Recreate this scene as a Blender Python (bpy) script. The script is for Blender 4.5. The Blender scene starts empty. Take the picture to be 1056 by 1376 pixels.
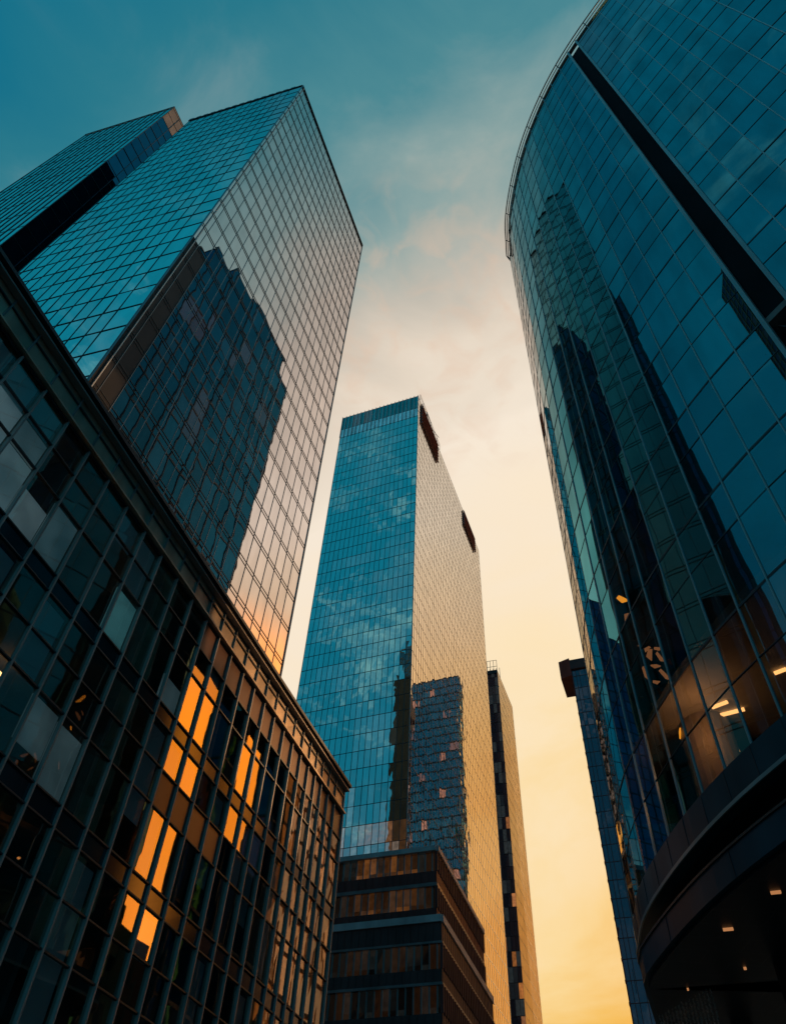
import bpy, bmesh, math, random
from mathutils import Vector, Matrix
random.seed(7)
scene = bpy.context.scene
COL = scene.collection
R = math.radians
CAMZ = 1.6

# ---------------------------------------------------------------- camera
F_PX, W_PX, H_PX = 1020.0, 1056.0, 1376.0
RT = Vector((0.9980752761578502, -0.06201405584568119, 0.0))      # world X axis in camera space
FW = Vector((-0.04753358788117646, -0.7650265464102551, -0.6422420982183823))
UP = Vector((0.03982803734536222, 0.641005959539509, -0.7665018507975371))
cam_d = bpy.data.cameras.new("camera")
cam = bpy.data.objects.new("camera", cam_d)
COL.objects.link(cam)
M3 = Matrix((RT, FW, UP))                                          # camera space -> world
cam.matrix_world = Matrix.Translation((0, 0, CAMZ)) @ M3.to_4x4()
cam_d.sensor_fit = 'VERTICAL'
cam_d.sensor_height = 24.0
cam_d.lens = 24.0 * F_PX / H_PX
cam_d.clip_start = 0.1
cam_d.clip_end = 20000
scene.camera = cam
M3T = M3.transposed()


def project(p):
    c = M3T @ (Vector(p) - Vector((0, 0, CAMZ)))
    if c.z > -0.05:
        return None
    return (W_PX / 2 + F_PX * c.x / -c.z, H_PX / 2 - F_PX * c.y / -c.z)


def screen_area(vs):
    ps = [project(v) for v in vs]
    if any(p is None for p in ps):
        return 0.0
    cx = sum(p[0] for p in ps) / len(ps)
    cy = sum(p[1] for p in ps) / len(ps)
    if not (-5 < cx < W_PX + 5 and -5 < cy < H_PX + 5):
        return 0.0
    a = 0
    for i, p in enumerate(ps):
        q = ps[(i + 1) % len(ps)]
        a += p[0] * q[1] - q[0] * p[1]
    return a / 2


# ---------------------------------------------------------------- colour and materials
def lin(c):
    c = c / 255.0
    return c / 12.92 if c <= 0.04045 else ((c + 0.055) / 1.055) ** 2.4


def rgb(r, g, b):
    return (lin(r), lin(g), lin(b), 1.0)


def new_mat(name):
    m = bpy.data.materials.new(name)
    m.use_nodes = True
    nt = m.node_tree
    nt.nodes.clear()
    return m, nt, nt.nodes.new('ShaderNodeOutputMaterial')


def node(nt, t, **kw):
    n = nt.nodes.new(t)
    for k, v in kw.items():
        setattr(n, k, v)
    return n


def solid(name, col, rough=0.5, metal=0.0, var=0.25, scale=0.6, bump=0.0, spec=0.5):
    """opaque surface with some grime so that it is never one flat value"""
    m, nt, out = new_mat(name)
    p = node(nt, 'ShaderNodeBsdfPrincipled')
    geo = node(nt, 'ShaderNodeNewGeometry')
    n1 = node(nt, 'ShaderNodeTexNoise'); n1.inputs['Scale'].default_value = scale; n1.inputs['Detail'].default_value = 6
    mp = node(nt, 'ShaderNodeMapping'); mp.inputs['Scale'].default_value = (1, 1, 0.35)
    nt.links.new(geo.outputs['Position'], mp.inputs['Vector'])
    nt.links.new(mp.outputs['Vector'], n1.inputs['Vector'])
    mr = node(nt, 'ShaderNodeMapRange')
    mr.inputs['From Min'].default_value = 0.3; mr.inputs['From Max'].default_value = 0.7
    mr.inputs['To Min'].default_value = 1 - var; mr.inputs['To Max'].default_value = 1 + var
    nt.links.new(n1.outputs['Fac'], mr.inputs['Value'])
    mx = node(nt, 'ShaderNodeMix', data_type='RGBA', blend_type='MULTIPLY')
    mx.inputs['Factor'].default_value = 1
    mx.inputs['A'].default_value = col
    nt.links.new(mr.outputs['Result'], mx.inputs['B'])
    nt.links.new(mx.outputs['Result'], p.inputs['Base Color'])
    p.inputs['Roughness'].default_value = rough
    p.inputs['Metallic'].default_value = metal
    p.inputs['Specular IOR Level'].default_value = spec
    if bump:
        b = node(nt, 'ShaderNodeBump'); b.inputs['Strength'].default_value = bump; b.inputs['Distance'].default_value = 0.02
        nt.links.new(n1.outputs['Fac'], b.inputs['Height'])
        nt.links.new(b.outputs['Normal'], p.inputs['Normal'])
    nt.links.new(p.outputs['BSDF'], out.inputs['Surface'])
    return m


def glass(name, tint, r0, base, see_through=False, trans=(0.3, 0.4, 0.42, 1), wave=0.02, wscale=0.25, rough=0.012, grime=0.12, top=0.97, lit=2.0, edge=False, steep=None):  # lit: pane glow strength, for lit rooms and painted reflections
    """coated facade glass: fresnel mirror over a dark body, or over the room behind it"""
    m, nt, out = new_mat(name)
    geo = node(nt, 'ShaderNodeNewGeometry')
    tone = node(nt, 'ShaderNodeAttribute', attribute_name='tone')
    n1 = node(nt, 'ShaderNodeTexNoise'); n1.inputs['Scale'].default_value = wscale; n1.inputs['Detail'].default_value = 1.5
    nt.links.new(geo.outputs['Position'], n1.inputs['Vector'])
    b = node(nt, 'ShaderNodeBump'); b.inputs['Strength'].default_value = 1.0; b.inputs['Distance'].default_value = wave
    nt.links.new(n1.outputs['Fac'], b.inputs['Height'])
    fr = node(nt, 'ShaderNodeFresnel'); fr.inputs['IOR'].default_value = 1.52
    nt.links.new(b.outputs['Normal'], fr.inputs['Normal'])
    mr = node(nt, 'ShaderNodeMapRange', interpolation_type='SMOOTHSTEP' if steep else 'LINEAR')
    mr.inputs['From Min'].default_value = 0.04; mr.inputs['From Max'].default_value = steep or 1.0
    mr.inputs['To Min'].default_value = r0; mr.inputs['To Max'].default_value = top
    nt.links.new(fr.outputs['Fac'], mr.inputs['Value'])
    # dust film: streaks weaken the mirror a little
    n2 = node(nt, 'ShaderNodeTexNoise'); n2.inputs['Scale'].default_value = 1.1; n2.inputs['Detail'].default_value = 8
    mp = node(nt, 'ShaderNodeMapping'); mp.inputs['Scale'].default_value = (1, 1, 0.25)
    nt.links.new(geo.outputs['Position'], mp.inputs['Vector']); nt.links.new(mp.outputs['Vector'], n2.inputs['Vector'])
    mg = node(nt, 'ShaderNodeMapRange')
    mg.inputs['From Min'].default_value = 0.35; mg.inputs['From Max'].default_value = 0.75
    mg.inputs['To Min'].default_value = 1.0; mg.inputs['To Max'].default_value = 1.0 - grime
    nt.links.new(n2.outputs['Fac'], mg.inputs['Value'])
    mu = node(nt, 'ShaderNodeMath', operation='MULTIPLY')
    nt.links.new(mr.outputs['Result'], mu.inputs[0]); nt.links.new(mg.outputs['Result'], mu.inputs[1])
    gl = node(nt, 'ShaderNodeBsdfGlossy'); gl.inputs['Roughness'].default_value = rough
    # coating differs slightly from pane to pane
    mt = node(nt, 'ShaderNodeMix', data_type='RGBA', blend_type='MULTIPLY'); mt.inputs['Factor'].default_value = 1
    mt.inputs['A'].default_value = tint
    sp = node(nt, 'ShaderNodeSeparateColor')
    nt.links.new(tone.outputs['Color'], sp.inputs['Color'])
    nt.links.new(sp.outputs['Green'], mt.inputs['B'])
    if edge:                                                     # the coating's hue washes out at grazing angles
        ew = node(nt, 'ShaderNodeMapRange', interpolation_type='SMOOTHSTEP')
        ew.inputs['From Min'].default_value = 0.22; ew.inputs['From Max'].default_value = 0.6
        nt.links.new(fr.outputs['Fac'], ew.inputs['Value'])
        em = node(nt, 'ShaderNodeMix', data_type='RGBA'); em.inputs['B'].default_value = (1, 0.97, 0.94, 1)
        nt.links.new(ew.outputs['Result'], em.inputs['Factor']); nt.links.new(mt.outputs['Result'], em.inputs['A'])
        nt.links.new(em.outputs['Result'], gl.inputs['Color'])
    else:
        nt.links.new(mt.outputs['Result'], gl.inputs['Color'])
    nt.links.new(b.outputs['Normal'], gl.inputs['Normal'])
    if see_through:
        body = node(nt, 'ShaderNodeBsdfTransparent'); body.inputs['Color'].default_value = trans
    else:
        body = node(nt, 'ShaderNodeBsdfPrincipled'); body.inputs['Roughness'].default_value = 0.45
        body.inputs['Specular IOR Level'].default_value = 0.0
        mb = node(nt, 'ShaderNodeMix', data_type='RGBA')
        mb.inputs['A'].default_value = base
        mb.inputs['B'].default_value = (0.62, 0.62, 0.58, 1)          # pale blinds behind the pane; also whitens panes with painted reflections
        nt.links.new(sp.outputs['Red'], mb.inputs['Factor'])
        nt.links.new(mb.outputs['Result'], body.inputs['Base Color'])
        # pane glow, cool (red channel) or warm (blue channel): lit rooms, elsewhere painted reflections
        c1 = node(nt, 'ShaderNodeMix', data_type='RGBA'); c1.inputs['A'].default_value = (0.62, 0.80, 0.78, 1); c1.inputs['B'].default_value = (1.0, 0.33, 0.07, 1)
        sm = node(nt, 'ShaderNodeMath', operation='ADD'); nt.links.new(sp.outputs['Red'], sm.inputs[0]); nt.links.new(sp.outputs['Blue'], sm.inputs[1])
        dv = node(nt, 'ShaderNodeMath', operation='DIVIDE'); nt.links.new(sp.outputs['Blue'], dv.inputs[0])
        dm = node(nt, 'ShaderNodeMath', operation='MAXIMUM'); dm.inputs[1].default_value = 0.001; nt.links.new(sm.outputs[0], dm.inputs[0]); nt.links.new(dm.outputs[0], dv.inputs[1])
        nt.links.new(dv.outputs[0], c1.inputs['Factor'])
        n3 = node(nt, 'ShaderNodeTexNoise'); n3.inputs['Scale'].default_value = 1.3; n3.inputs['Detail'].default_value = 3
        nt.links.new(geo.outputs['Position'], n3.inputs['Vector'])
        me_ = node(nt, 'ShaderNodeMath', operation='MULTIPLY'); nt.links.new(sm.outputs[0], me_.inputs[0]); nt.links.new(n3.outputs['Fac'], me_.inputs[1])
        mk = node(nt, 'ShaderNodeMath', operation='MULTIPLY'); mk.inputs[1].default_value = lit; nt.links.new(me_.outputs[0], mk.inputs[0])
        nt.links.new(c1.outputs['Result'], body.inputs['Emission Color']); nt.links.new(mk.outputs[0], body.inputs['Emission Strength'])
    ms = node(nt, 'ShaderNodeMixShader')
    nt.links.new(mu.outputs['Value'], ms.inputs['Fac'])
    nt.links.new(body.outputs[0], ms.inputs[1]); nt.links.new(gl.outputs[0], ms.inputs[2])
    nt.links.new(ms.outputs[0], out.inputs['Surface'])
    return m


def glow(name, col, strength):
    m, nt, out = new_mat(name)
    e = node(nt, 'ShaderNodeEmission'); e.inputs['Color'].default_value = col; e.inputs['Strength'].default_value = strength
    nt.links.new(e.outputs[0], out.inputs['Surface'])
    return m


def ground_mat(name, col, scale):
    m, nt, out = new_mat(name)
    p = node(nt, 'ShaderNodeBsdfPrincipled'); p.inputs['Roughness'].default_value = 0.85
    geo = node(nt, 'ShaderNodeNewGeometry')
    n1 = node(nt, 'ShaderNodeTexNoise'); n1.inputs['Scale'].default_value = scale; n1.inputs['Detail'].default_value = 9
    nt.links.new(geo.outputs['Position'], n1.inputs['Vector'])
    cr = node(nt, 'ShaderNodeValToRGB')
    cr.color_ramp.elements[0].position = 0.3; cr.color_ramp.elements[1].position = 0.7
    cr.color_ramp.elements[0].color = tuple(c * 0.7 for c in col[:3]) + (1,)
    cr.color_ramp.elements[1].color = tuple(c * 1.25 for c in col[:3]) + (1,)
    nt.links.new(n1.outputs['Fac'], cr.inputs['Fac']); nt.links.new(cr.outputs['Color'], p.inputs['Base Color'])
    nt.links.new(p.outputs[0], out.inputs['Surface'])
    return m


G_BLUE = glass('blue coated glass', (0.62, 1.0, 0.95, 1), 0.38, (0.010, 0.03, 0.045, 1), wave=0.010, wscale=0.3, top=0.84, steep=0.16)
G_CENTRE = glass('blue glass of the central tower', (0.62, 1.0, 0.93, 1), 0.68, (0.012, 0.035, 0.05, 1), wave=0.012, wscale=0.3)
G_PINK = glass('silver coated glass', (0.92, 0.84, 0.83, 1), 0.30, (0.006, 0.009, 0.012, 1), wave=0.005, wscale=0.3, top=0.84, steep=0.14)
G_SILVER = glass('champagne coated glass', (1.0, 0.92, 0.82, 1), 0.80, (0.05, 0.035, 0.025, 1), wave=0.012, wscale=0.3)
G_CURVE = glass('dark teal glass', (0.20, 0.84, 0.94, 1), 0.30, (0.003, 0.008, 0.012, 1), wave=0.006, wscale=0.2, edge=True, grime=0.3)
G_CURVE_LOW = glass('dark teal clear glass', (0.20, 0.80, 0.92, 1), 0.25, (0, 0, 0, 1), see_through=True, trans=(0.45, 0.42, 0.40, 1), wave=0.008, wscale=0.25, edge=True)
G_BRONZE = glass('bronze clear glass', (1.0, 0.86, 0.72, 1), 0.27, (0, 0, 0, 1), see_through=True, trans=(0.78, 0.82, 0.86, 1), wave=0.006, wscale=0.35)
G_PODIUM = glass('brown office glass', (1.0, 0.92, 0.86, 1), 0.34, (0.012, 0.012, 0.014, 1), wave=0.02, wscale=0.5)
G_THIN = glass('slate office glass', (0.8, 0.62, 0.72, 1), 0.34, (0.05, 0.05, 0.07, 1), wave=0.02, wscale=0.3)
G_PODIUM_SUN = glass('office glass warmed for sunset', (1.0, 0.82, 0.62, 1), 0.5, (0.012, 0.012, 0.014, 1), wave=0.02, wscale=0.5)  # podium glass again, tint and mirror warmed to paint gold sky reflections
G_BAND = glass('blue band glass', (0.30, 0.80, 1.0, 1), 0.36, (0.006, 0.02, 0.03, 1), wave=0.01, wscale=0.3)
G_NAVY = glass('navy tower glass', (0.05, 0.24, 0.55, 1), 0.22, (0.004, 0.014, 0.026, 1), wave=0.01, wscale=0.3, top=0.5)
G_CAP = glass('dark slate glass', (0.62, 0.52, 0.62, 1), 0.17, (0.035, 0.045, 0.06, 1), wave=0.02, wscale=0.3, top=0.6)
G_GATE = glass('dark navy glass', (0.06, 0.50, 0.85, 1), 0.24, (0.002, 0.012, 0.022, 1), wave=0.01, wscale=0.3, top=0.5)
G_DARK = glass('dark mirrored tower glass', (0.5, 0.85, 1.0, 1), 0.16, (0.008, 0.022, 0.035, 1), wave=0.02, wscale=0.3)
M_FRAME = solid('dark aluminium', (0.035, 0.042, 0.05, 1), 0.45, 0.4)
M_FRAME_MID = solid('grey aluminium', (0.16, 0.17, 0.18, 1), 0.4, 0.5)
M_FIN = solid('slate fin metal', (0.27, 0.25, 0.24, 1), 0.45, 0.2)
M_FIN_TEAL = solid('teal grey fin metal', (0.26, 0.32, 0.32, 1), 0.35, 0.3)
M_LINE = solid('thin dark transom', (0.02, 0.027, 0.034, 1), 0.5, 0.2)
M_TAN = solid('pale steel band', (0.55, 0.54, 0.52, 1), 0.45, 0.3)
M_SPAN = solid('dark spandrel glass', (0.012, 0.015, 0.020, 1), 0.12)
M_BROWN = solid('brown spandrel panel', (0.115, 0.05, 0.035, 1), 0.32, 0.2, var=0.18)
M_BRONZE = solid('bronze parapet sheet', (0.42, 0.32, 0.23, 1), 0.38, 0.5, var=0.35, scale=1.4)
M_MAROON = solid('maroon cladding', (0.10, 0.032, 0.030, 1), 0.5, spec=0.2)
M_SLATE = solid('dark ribbed cladding', (0.055, 0.035, 0.036, 1), 0.5, spec=0.2)
M_LEDGE = solid('pale ledge stone', (0.30, 0.31, 0.32, 1), 0.6)
M_COPING = solid('fin metal warmed for gold light', (0.26, 0.23, 0.21, 1), 0.45, 0.3)
M_CORE = solid('shaded inner wall', (0.018, 0.020, 0.024, 1), 0.9, spec=0.1)
M_ROOF = solid('roof membrane', (0.16, 0.15, 0.14, 1), 0.9, spec=0.1)
M_ROOM = solid('office plaster', (0.20, 0.18, 0.16, 1), 0.9, spec=0.1)
M_CEIL = solid('office ceiling', (0.28, 0.27, 0.25, 1), 0.9, spec=0.1)
M_BLIND = solid('grey roller blind', (0.80, 0.80, 0.78, 1), 0.85, var=0.12, spec=0.1)
M_BLIND_TEAL = solid('teal grey blind', (0.42, 0.66, 0.68, 1), 0.85, var=0.12, spec=0.1)
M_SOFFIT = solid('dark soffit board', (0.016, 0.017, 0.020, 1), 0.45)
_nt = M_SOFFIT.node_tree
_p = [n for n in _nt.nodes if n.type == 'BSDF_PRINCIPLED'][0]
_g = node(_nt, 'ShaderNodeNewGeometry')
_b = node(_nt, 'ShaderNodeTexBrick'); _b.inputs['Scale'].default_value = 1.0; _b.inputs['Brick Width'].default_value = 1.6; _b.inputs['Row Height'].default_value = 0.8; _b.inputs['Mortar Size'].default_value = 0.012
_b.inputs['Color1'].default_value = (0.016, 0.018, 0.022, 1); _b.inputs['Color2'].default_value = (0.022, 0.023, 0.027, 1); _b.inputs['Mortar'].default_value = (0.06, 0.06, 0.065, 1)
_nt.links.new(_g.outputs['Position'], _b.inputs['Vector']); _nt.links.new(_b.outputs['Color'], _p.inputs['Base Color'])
M_COVE = solid('brown cove', (0.06, 0.042, 0.040, 1), 0.4)
M_FASCIA = solid('teal grey fascia panel', (0.014, 0.060, 0.082, 1), 0.34, 0.10, var=0.3, scale=0.8, spec=0.2)
M_RAIL = solid('roof rail steel', (0.09, 0.10, 0.105, 1), 0.4, 0.5)
M_BAND = solid('grey steel band', (0.85, 0.78, 0.74, 1), 0.3, 0.9)
M_BAND_GREY = solid('grey stone end panel', (0.17, 0.16, 0.16, 1), 0.6, spec=0.2)
M_DARK_REFLECT = solid('painted dark reflection', (0.030, 0.028, 0.030, 1), 0.6, spec=0.15)
M_SLOT = solid('slot glass', (0.008, 0.026, 0.040, 1), 0.14)
M_LOUVRE = solid('maroon louvre', (0.24, 0.13, 0.12, 1), 0.55)
M_BRICK = solid('brown brick', (0.46, 0.20, 0.09, 1), 0.8, spec=0.2)
M_STONE = solid('sandstone wall', (0.40, 0.33, 0.27, 1), 0.8, spec=0.2)
L_WARM = glow('warm lamp', (1.0, 0.50, 0.16, 1), 4.0)
L_DIM = glow('dim lamp and mirror glow', (1.0, 0.42, 0.16, 1), 0.45)  # for downlights, and for chips that stand in for mirrored amber


def glowing_blind(name, col, e):  # blind given an added glow to brighten its pane; no lamp behind
    m = solid(name, (0.6, 0.62, 0.6, 1), 0.9, var=0.15, spec=0.0)
    nt = m.node_tree
    p = [n for n in nt.nodes if n.type == 'BSDF_PRINCIPLED'][0]
    geo = node(nt, 'ShaderNodeNewGeometry')
    n1 = node(nt, 'ShaderNodeTexNoise'); n1.inputs['Scale'].default_value = 1.1; n1.inputs['Detail'].default_value = 2
    nt.links.new(geo.outputs['Position'], n1.inputs['Vector'])
    mr = node(nt, 'ShaderNodeMapRange'); mr.inputs['From Min'].default_value = 0.3; mr.inputs['From Max'].default_value = 0.7
    mr.inputs['To Min'].default_value = e * 0.5; mr.inputs['To Max'].default_value = e * 1.3
    nt.links.new(n1.outputs['Fac'], mr.inputs['Value'])
    p.inputs['Emission Color'].default_value = col
    nt.links.new(mr.outputs['Result'], p.inputs['Emission Strength'])
    return m


L_BLIND = glowing_blind('blind with added glow', (0.55, 0.85, 0.92, 1), 0.085)
L_BLIND_DIM = glowing_blind('blind with faint added glow', (0.50, 0.85, 0.92, 1), 0.045)
L_BLIND_TEAL = glowing_blind('teal blind with added glow', (0.25, 0.9, 0.95, 1), 0.10)
L_AMBER = glow('mirrored amber glow', (1.0, 0.38, 0.03, 1), 2.2)  # glow of the chips that stand in for mirrored amber
M_MIRRORED_COPPER = solid('mirrored copper', (0.5, 0.22, 0.12, 1), 0.35, 0.8)


# ---------------------------------------------------------------- mesh helpers
class MB:
    def __init__(self):
        self.v = []; self.f = []; self.tone = []

    def quad(self, a, b, c, d, tone=(0, 1, 0)):
        n = len(self.v)
        self.v += [Vector(a), Vector(b), Vector(c), Vector(d)]
        self.f.append((n, n + 1, n + 2, n + 3)); self.tone.append(tone)

    def hexa(self, b, t):
        """b, t: four bottom and four top corners in the same winding (counter-clockwise from above)"""
        n = len(self.v)
        self.v += [Vector(p) for p in b] + [Vector(p) for p in t]
        for q in ((3, 2, 1, 0), (4, 5, 6, 7), (0, 1, 5, 4), (1, 2, 6, 5), (2, 3, 7, 6), (3, 0, 4, 7)):
            self.f.append(tuple(n + i for i in q)); self.tone.append((0, 1, 0))

    def bar(self, p, q, side, out):
        """square bar from p to q; half-width vector side, depth vector out (starts at the line, goes outward)"""
        p = Vector(p); q = Vector(q); side = Vector(side); out = Vector(out)
        self.hexa([p - side, p + side, p + side + out, p - side + out], [q - side, q + side, q + side + out, q - side + out])

    def prism(self, pts, z0, z1):
        n = len(self.v); k = len(pts)
        self.v += [Vector((p[0], p[1], z0)) for p in pts] + [Vector((p[0], p[1], z1)) for p in pts]
        self.f.append(tuple(range(n + k - 1, n - 1, -1))); self.tone.append((0, 1, 0))
        self.f.append(tuple(range(n + k, n + 2 * k))); self.tone.append((0, 1, 0))
        for i in range(k):
            j = (i + 1) % k
            self.f.append((n + i, n + j, n + k + j, n + k + i)); self.tone.append((0, 1, 0))

    def tube(self, pts, r, seg=6):
        pts = [Vector(p) for p in pts]
        rings = []
        for i, p in enumerate(pts):
            d = (pts[min(i + 1, len(pts) - 1)] - pts[max(i - 1, 0)]).normalized()
            a = d.cross(Vector((0, 0, 1)))
            if a.length < 0.05:
                a = d.cross(Vector((1, 0, 0)))
            a.normalize(); b = d.cross(a)
            n = len(self.v)
            for k in range(seg):
                an = 2 * math.pi * k / seg
                self.v.append(p + a * math.cos(an) * r + b * math.sin(an) * r)
            rings.append(n)
        for i in range(len(rings) - 1):
            for k in range(seg):
                k2 = (k + 1) % seg
                self.f.append((rings[i] + k, rings[i] + k2, rings[i + 1] + k2, rings[i + 1] + k)); self.tone.append((0, 1, 0))
        self.f.append(tuple(rings[0] + k for k in range(seg - 1, -1, -1))); self.tone.append((0, 1, 0))
        self.f.append(tuple(rings[-1] + k for k in range(seg))); self.tone.append((0, 1, 0))

    def build(self, name, mat, parent=None, loc=None, tone=False, uv=None):
        me = bpy.data.meshes.new(name)
        off = Vector(loc) if loc is not None else Vector((0, 0, 0))
        if parent is not None and loc is None:
            off = parent['base_pt'] if False else Vector(parent.location) + (Vector(parent.parent.location) if parent.parent else Vector((0, 0, 0)))
        me.from_pydata([v - off for v in self.v], [], self.f)
        if tone:
            at = me.color_attributes.new('tone', 'FLOAT_COLOR', 'CORNER')
            i = 0
            for f, t in zip(self.f, self.tone):
                for _ in f:
                    at.data[i].color = (t[0], t[1], t[2], 1); i += 1
        if uv:
            ul = me.uv_layers.new(name='UVMap')
            for l in me.loops:
                co = me.vertices[l.vertex_index].co + off
                ul.data[l.index].uv = uv(co)
        me.materials.append(mat)
        me.update()
        o = bpy.data.objects.new(name, me)
        COL.objects.link(o)
        if parent is not None:
            o.parent = parent
        elif loc is not None:
            o.location = off
        return o


def thing(name, label, cat, loc, group=None):
    o = bpy.data.objects.new(name, None)
    o.empty_display_size = 1
    COL.objects.link(o)
    o.location = loc
    o['label'] = label; o['category'] = cat
    if group:
        o['group'] = group
    return o


def structure(o):
    o['kind'] = 'structure'
    return o


def lerp(a, b, t):
    return a + (b - a) * t


class Panes:
    """gathers every pane of one building; the largest in the picture become windows of their own"""
    def __init__(self):
        self.items = []

    def add(self, quad, mat, tone):
        self.items.append((quad, mat, tone, screen_area(quad)))

    def flush(self, parent, name='window', rest='curtain_wall', limit=100):
        flush_members(parent)
        its = self.items
        front = sorted([i for i in range(len(its)) if its[i][3] > 12], key=lambda i: -its[i][3])
        single = set(front[:limit])
        for i in sorted(single):
            q, m, t, a = its[i]
            mb = MB(); mb.quad(*q, tone=t); mb.build(name, m, parent, tone=True)
        rest_m = {}
        for i, (q, m, t, a) in enumerate(its):
            if i not in single:
                rest_m.setdefault(m.name, (m, MB()))[1].quad(*q, tone=t)
        for m, mb in rest_m.values():
            o = mb.build(rest, m, parent, tone=True)
            o['kind'] = 'stuff'


MEMBERS = {}


def member(name, mb, mat, bld):
    """a mullion or transom; those that show longest in the picture become parts of their own"""
    ps = [project(v) for v in mb.v]
    sc = 0.0
    if all(ps):
        xs = sorted(p[0] for p in ps); ys = sorted(p[1] for p in ps)
        dx = min(xs[-1], W_PX) - max(xs[0], 0); dy = min(ys[-1], H_PX) - max(ys[0], 0)
        if dx > 0 and dy > 0:
            sc = math.hypot(dx, dy)
    else:
        sc = 5.0 if any(ps) else 0.0
    MEMBERS.setdefault(bld, {}).setdefault(name, []).append((sc, len(MEMBERS.get(bld, {}).get(name, [])), mb, mat))


def flush_members(bld, limit=100):
    for name, its in MEMBERS.pop(bld, {}).items():
        its.sort(key=lambda t: (-t[0], t[1]))
        rest = {}
        for i, (sc, _, mb, mat) in enumerate(its):
            if i < limit and sc > 4:
                mb.build(name, mat, bld)
            else:
                r = rest.setdefault(mat.name, (mat, MB()))[1]
                n = len(r.v)
                r.v += mb.v; r.f += [tuple(k + n for k in f) for f in mb.f]; r.tone += mb.tone
        for mat, mb in rest.values():
            o = mb.build(name + '_rows' if name == 'transom' else name + '_lines', mat, bld)
            o['kind'] = 'stuff'


def rnd_tone(pale=0.0, spread=0.10):
    return (pale, 1.0 - random.random() * spread, 0)


def face(bld, panes, BL, BR, TL, TR, cols, rows, mat, mull=None, tran=None, tilt=0.003, tone_fn=None, mat_fn=None, inset=0.03):
    """One glazed face. BL..TR: corners seen from outside (left/right as the outside viewer sees them).
    cols / rows: fractions 0..1. mull = (width, depth, material), tran = (height, depth, material[, fractions])"""
    BL, BR, TL, TR = map(Vector, (BL, BR, TL, TR))

    def P(s, t):
        return lerp(lerp(BL, BR, s), lerp(TL, TR, s), t)
    right = (BR - BL).normalized()
    nrm = (BR - BL).cross(TL - BL).normalized()
    for i in range(len(cols) - 1):
        for j in range(len(rows) - 1):
            s0, s1, t0, t1 = cols[i], cols[i + 1], rows[j], rows[j + 1]
            q = [P(s0, t0), P(s1, t0), P(s1, t1), P(s0, t1)]
            a = random.gauss(0, tilt); b = random.gauss(0, tilt); tw = random.gauss(0, tilt * 0.4)
            w = (q[1] - q[0]).length / 2; h = (q[3] - q[0]).length / 2
            d = [-a * w - b * h + tw, a * w - b * h - tw, a * w + b * h + tw, -a * w + b * h - tw]
            q = [p + nrm * (dd - inset) for p, dd in zip(q, d)]
            m = mat_fn(s0, s1, t0, t1) if mat_fn else mat
            if m is None:
                continue
            tn = tone_fn((s0 + s1) / 2, (t0 + t1) / 2) if tone_fn else None
            panes.add(q, m, tn or rnd_tone())
    if mull:
        w, dp, mm = mull[:3]
        for s in cols:
            mb = MB()
            mb.bar(P(s, 0) - nrm * 0.05, P(s, 1) - nrm * 0.05, right * (w / 2), nrm * (dp + 0.05))
            member('mullion', mb, mm, bld)
    if tran:
        hh, dp, mm = tran[:3]
        for t in (tran[3] if len(tran) > 3 else rows):
            mb = MB()
            a = P(0, t) - nrm * 0.05; b = P(1, t) - nrm * 0.05
            mb.bar(a, b, (P(0, 1) - P(0, 0)).normalized() * (hh / 2), nrm * (dp + 0.05))
            member('transom', mb, mm, bld)
    return P, nrm


def fr(lo, hi, step, start=None):
    """fractions of lo..hi every step"""
    x = lo if start is None else start
    out = [0.0]
    while x < hi - 1e-6:
        if x > lo + 0.3 * step:
            out.append((x - lo) / (hi - lo))
        x += step
    if 1 - out[-1] < 0.3 * step / (hi - lo):
        out[-1] = 1.0
    else:
        out.append(1.0)
    return out


def V(p, z):
    return Vector((p[0], p[1], z + CAMZ))


U = Vector((math.sin(R(21.7)), math.cos(R(21.7))))        # along the street, away from the camera
N = Vector((math.cos(R(21.7)), -math.sin(R(21.7))))       # across the street, to the right


def at(u, n):
    return U * u + N * n


# ================================================================ the setting
GROUND = MB(); GROUND.quad((-6000, -6000, 0), (6000, -6000, 0), (6000, 6000, 0), (-6000, 6000, 0))
structure(GROUND.build('ground', ground_mat('paving', (0.14, 0.13, 0.12, 1), 0.4)))
rd = MB()
a, b = at(-300, -7.5), at(700, -7.5); c, d = at(700, -0.5), at(-300, -0.5)
rd.quad((a.x, a.y, 0.004), (d.x, d.y, 0.004), (c.x, c.y, 0.004), (b.x, b.y, 0.004))
structure(rd.build('road', ground_mat('asphalt', (0.05, 0.05, 0.052, 1), 1.5)))
for n0, n1 in ((-11.2, -7.5), (-0.5, 2.0)):
    k = MB()
    p = [at(-300, n0), at(-300, n1), at(700, n1), at(700, n0)]
    k.prism([q for q in p], 0.0, 0.13)
    structure(k.build('pavement', ground_mat('pavement slabs', (0.22, 0.21, 0.2, 1), 2.0)))

# ================================================================ left tower
H = 150.0
S = H / 200.0
C0 = Vector((-0.1366, 0.1944)) * H
R0 = Vector((-0.0625, 0.3795)) * H
L0 = Vector((-0.2848, 0.2427)) * H
uR = (R0 - C0).normalized(); uL = (L0 - C0).normalized()
BAT = -uR * (0.020 * H)                                       # the street front leans back a little
lt = thing('glass_tower', 'tall left tower with a teal face and a pinkish gridded face above the office block', 'tower', V(C0, -CAMZ))
pn = Panes()
lenR = (R0 - C0).length
# right face: corner strip then mullions every 1.4 m
Z0 = -CAMZ
cB = C0 + BAT
colsR = [0.0, 1.05 / lenR]
while colsR[-1] < 1 - 1.0 / lenR:
    colsR.append(colsR[-1] + 1.43 / lenR)
colsR[-1] = 1.0


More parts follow.
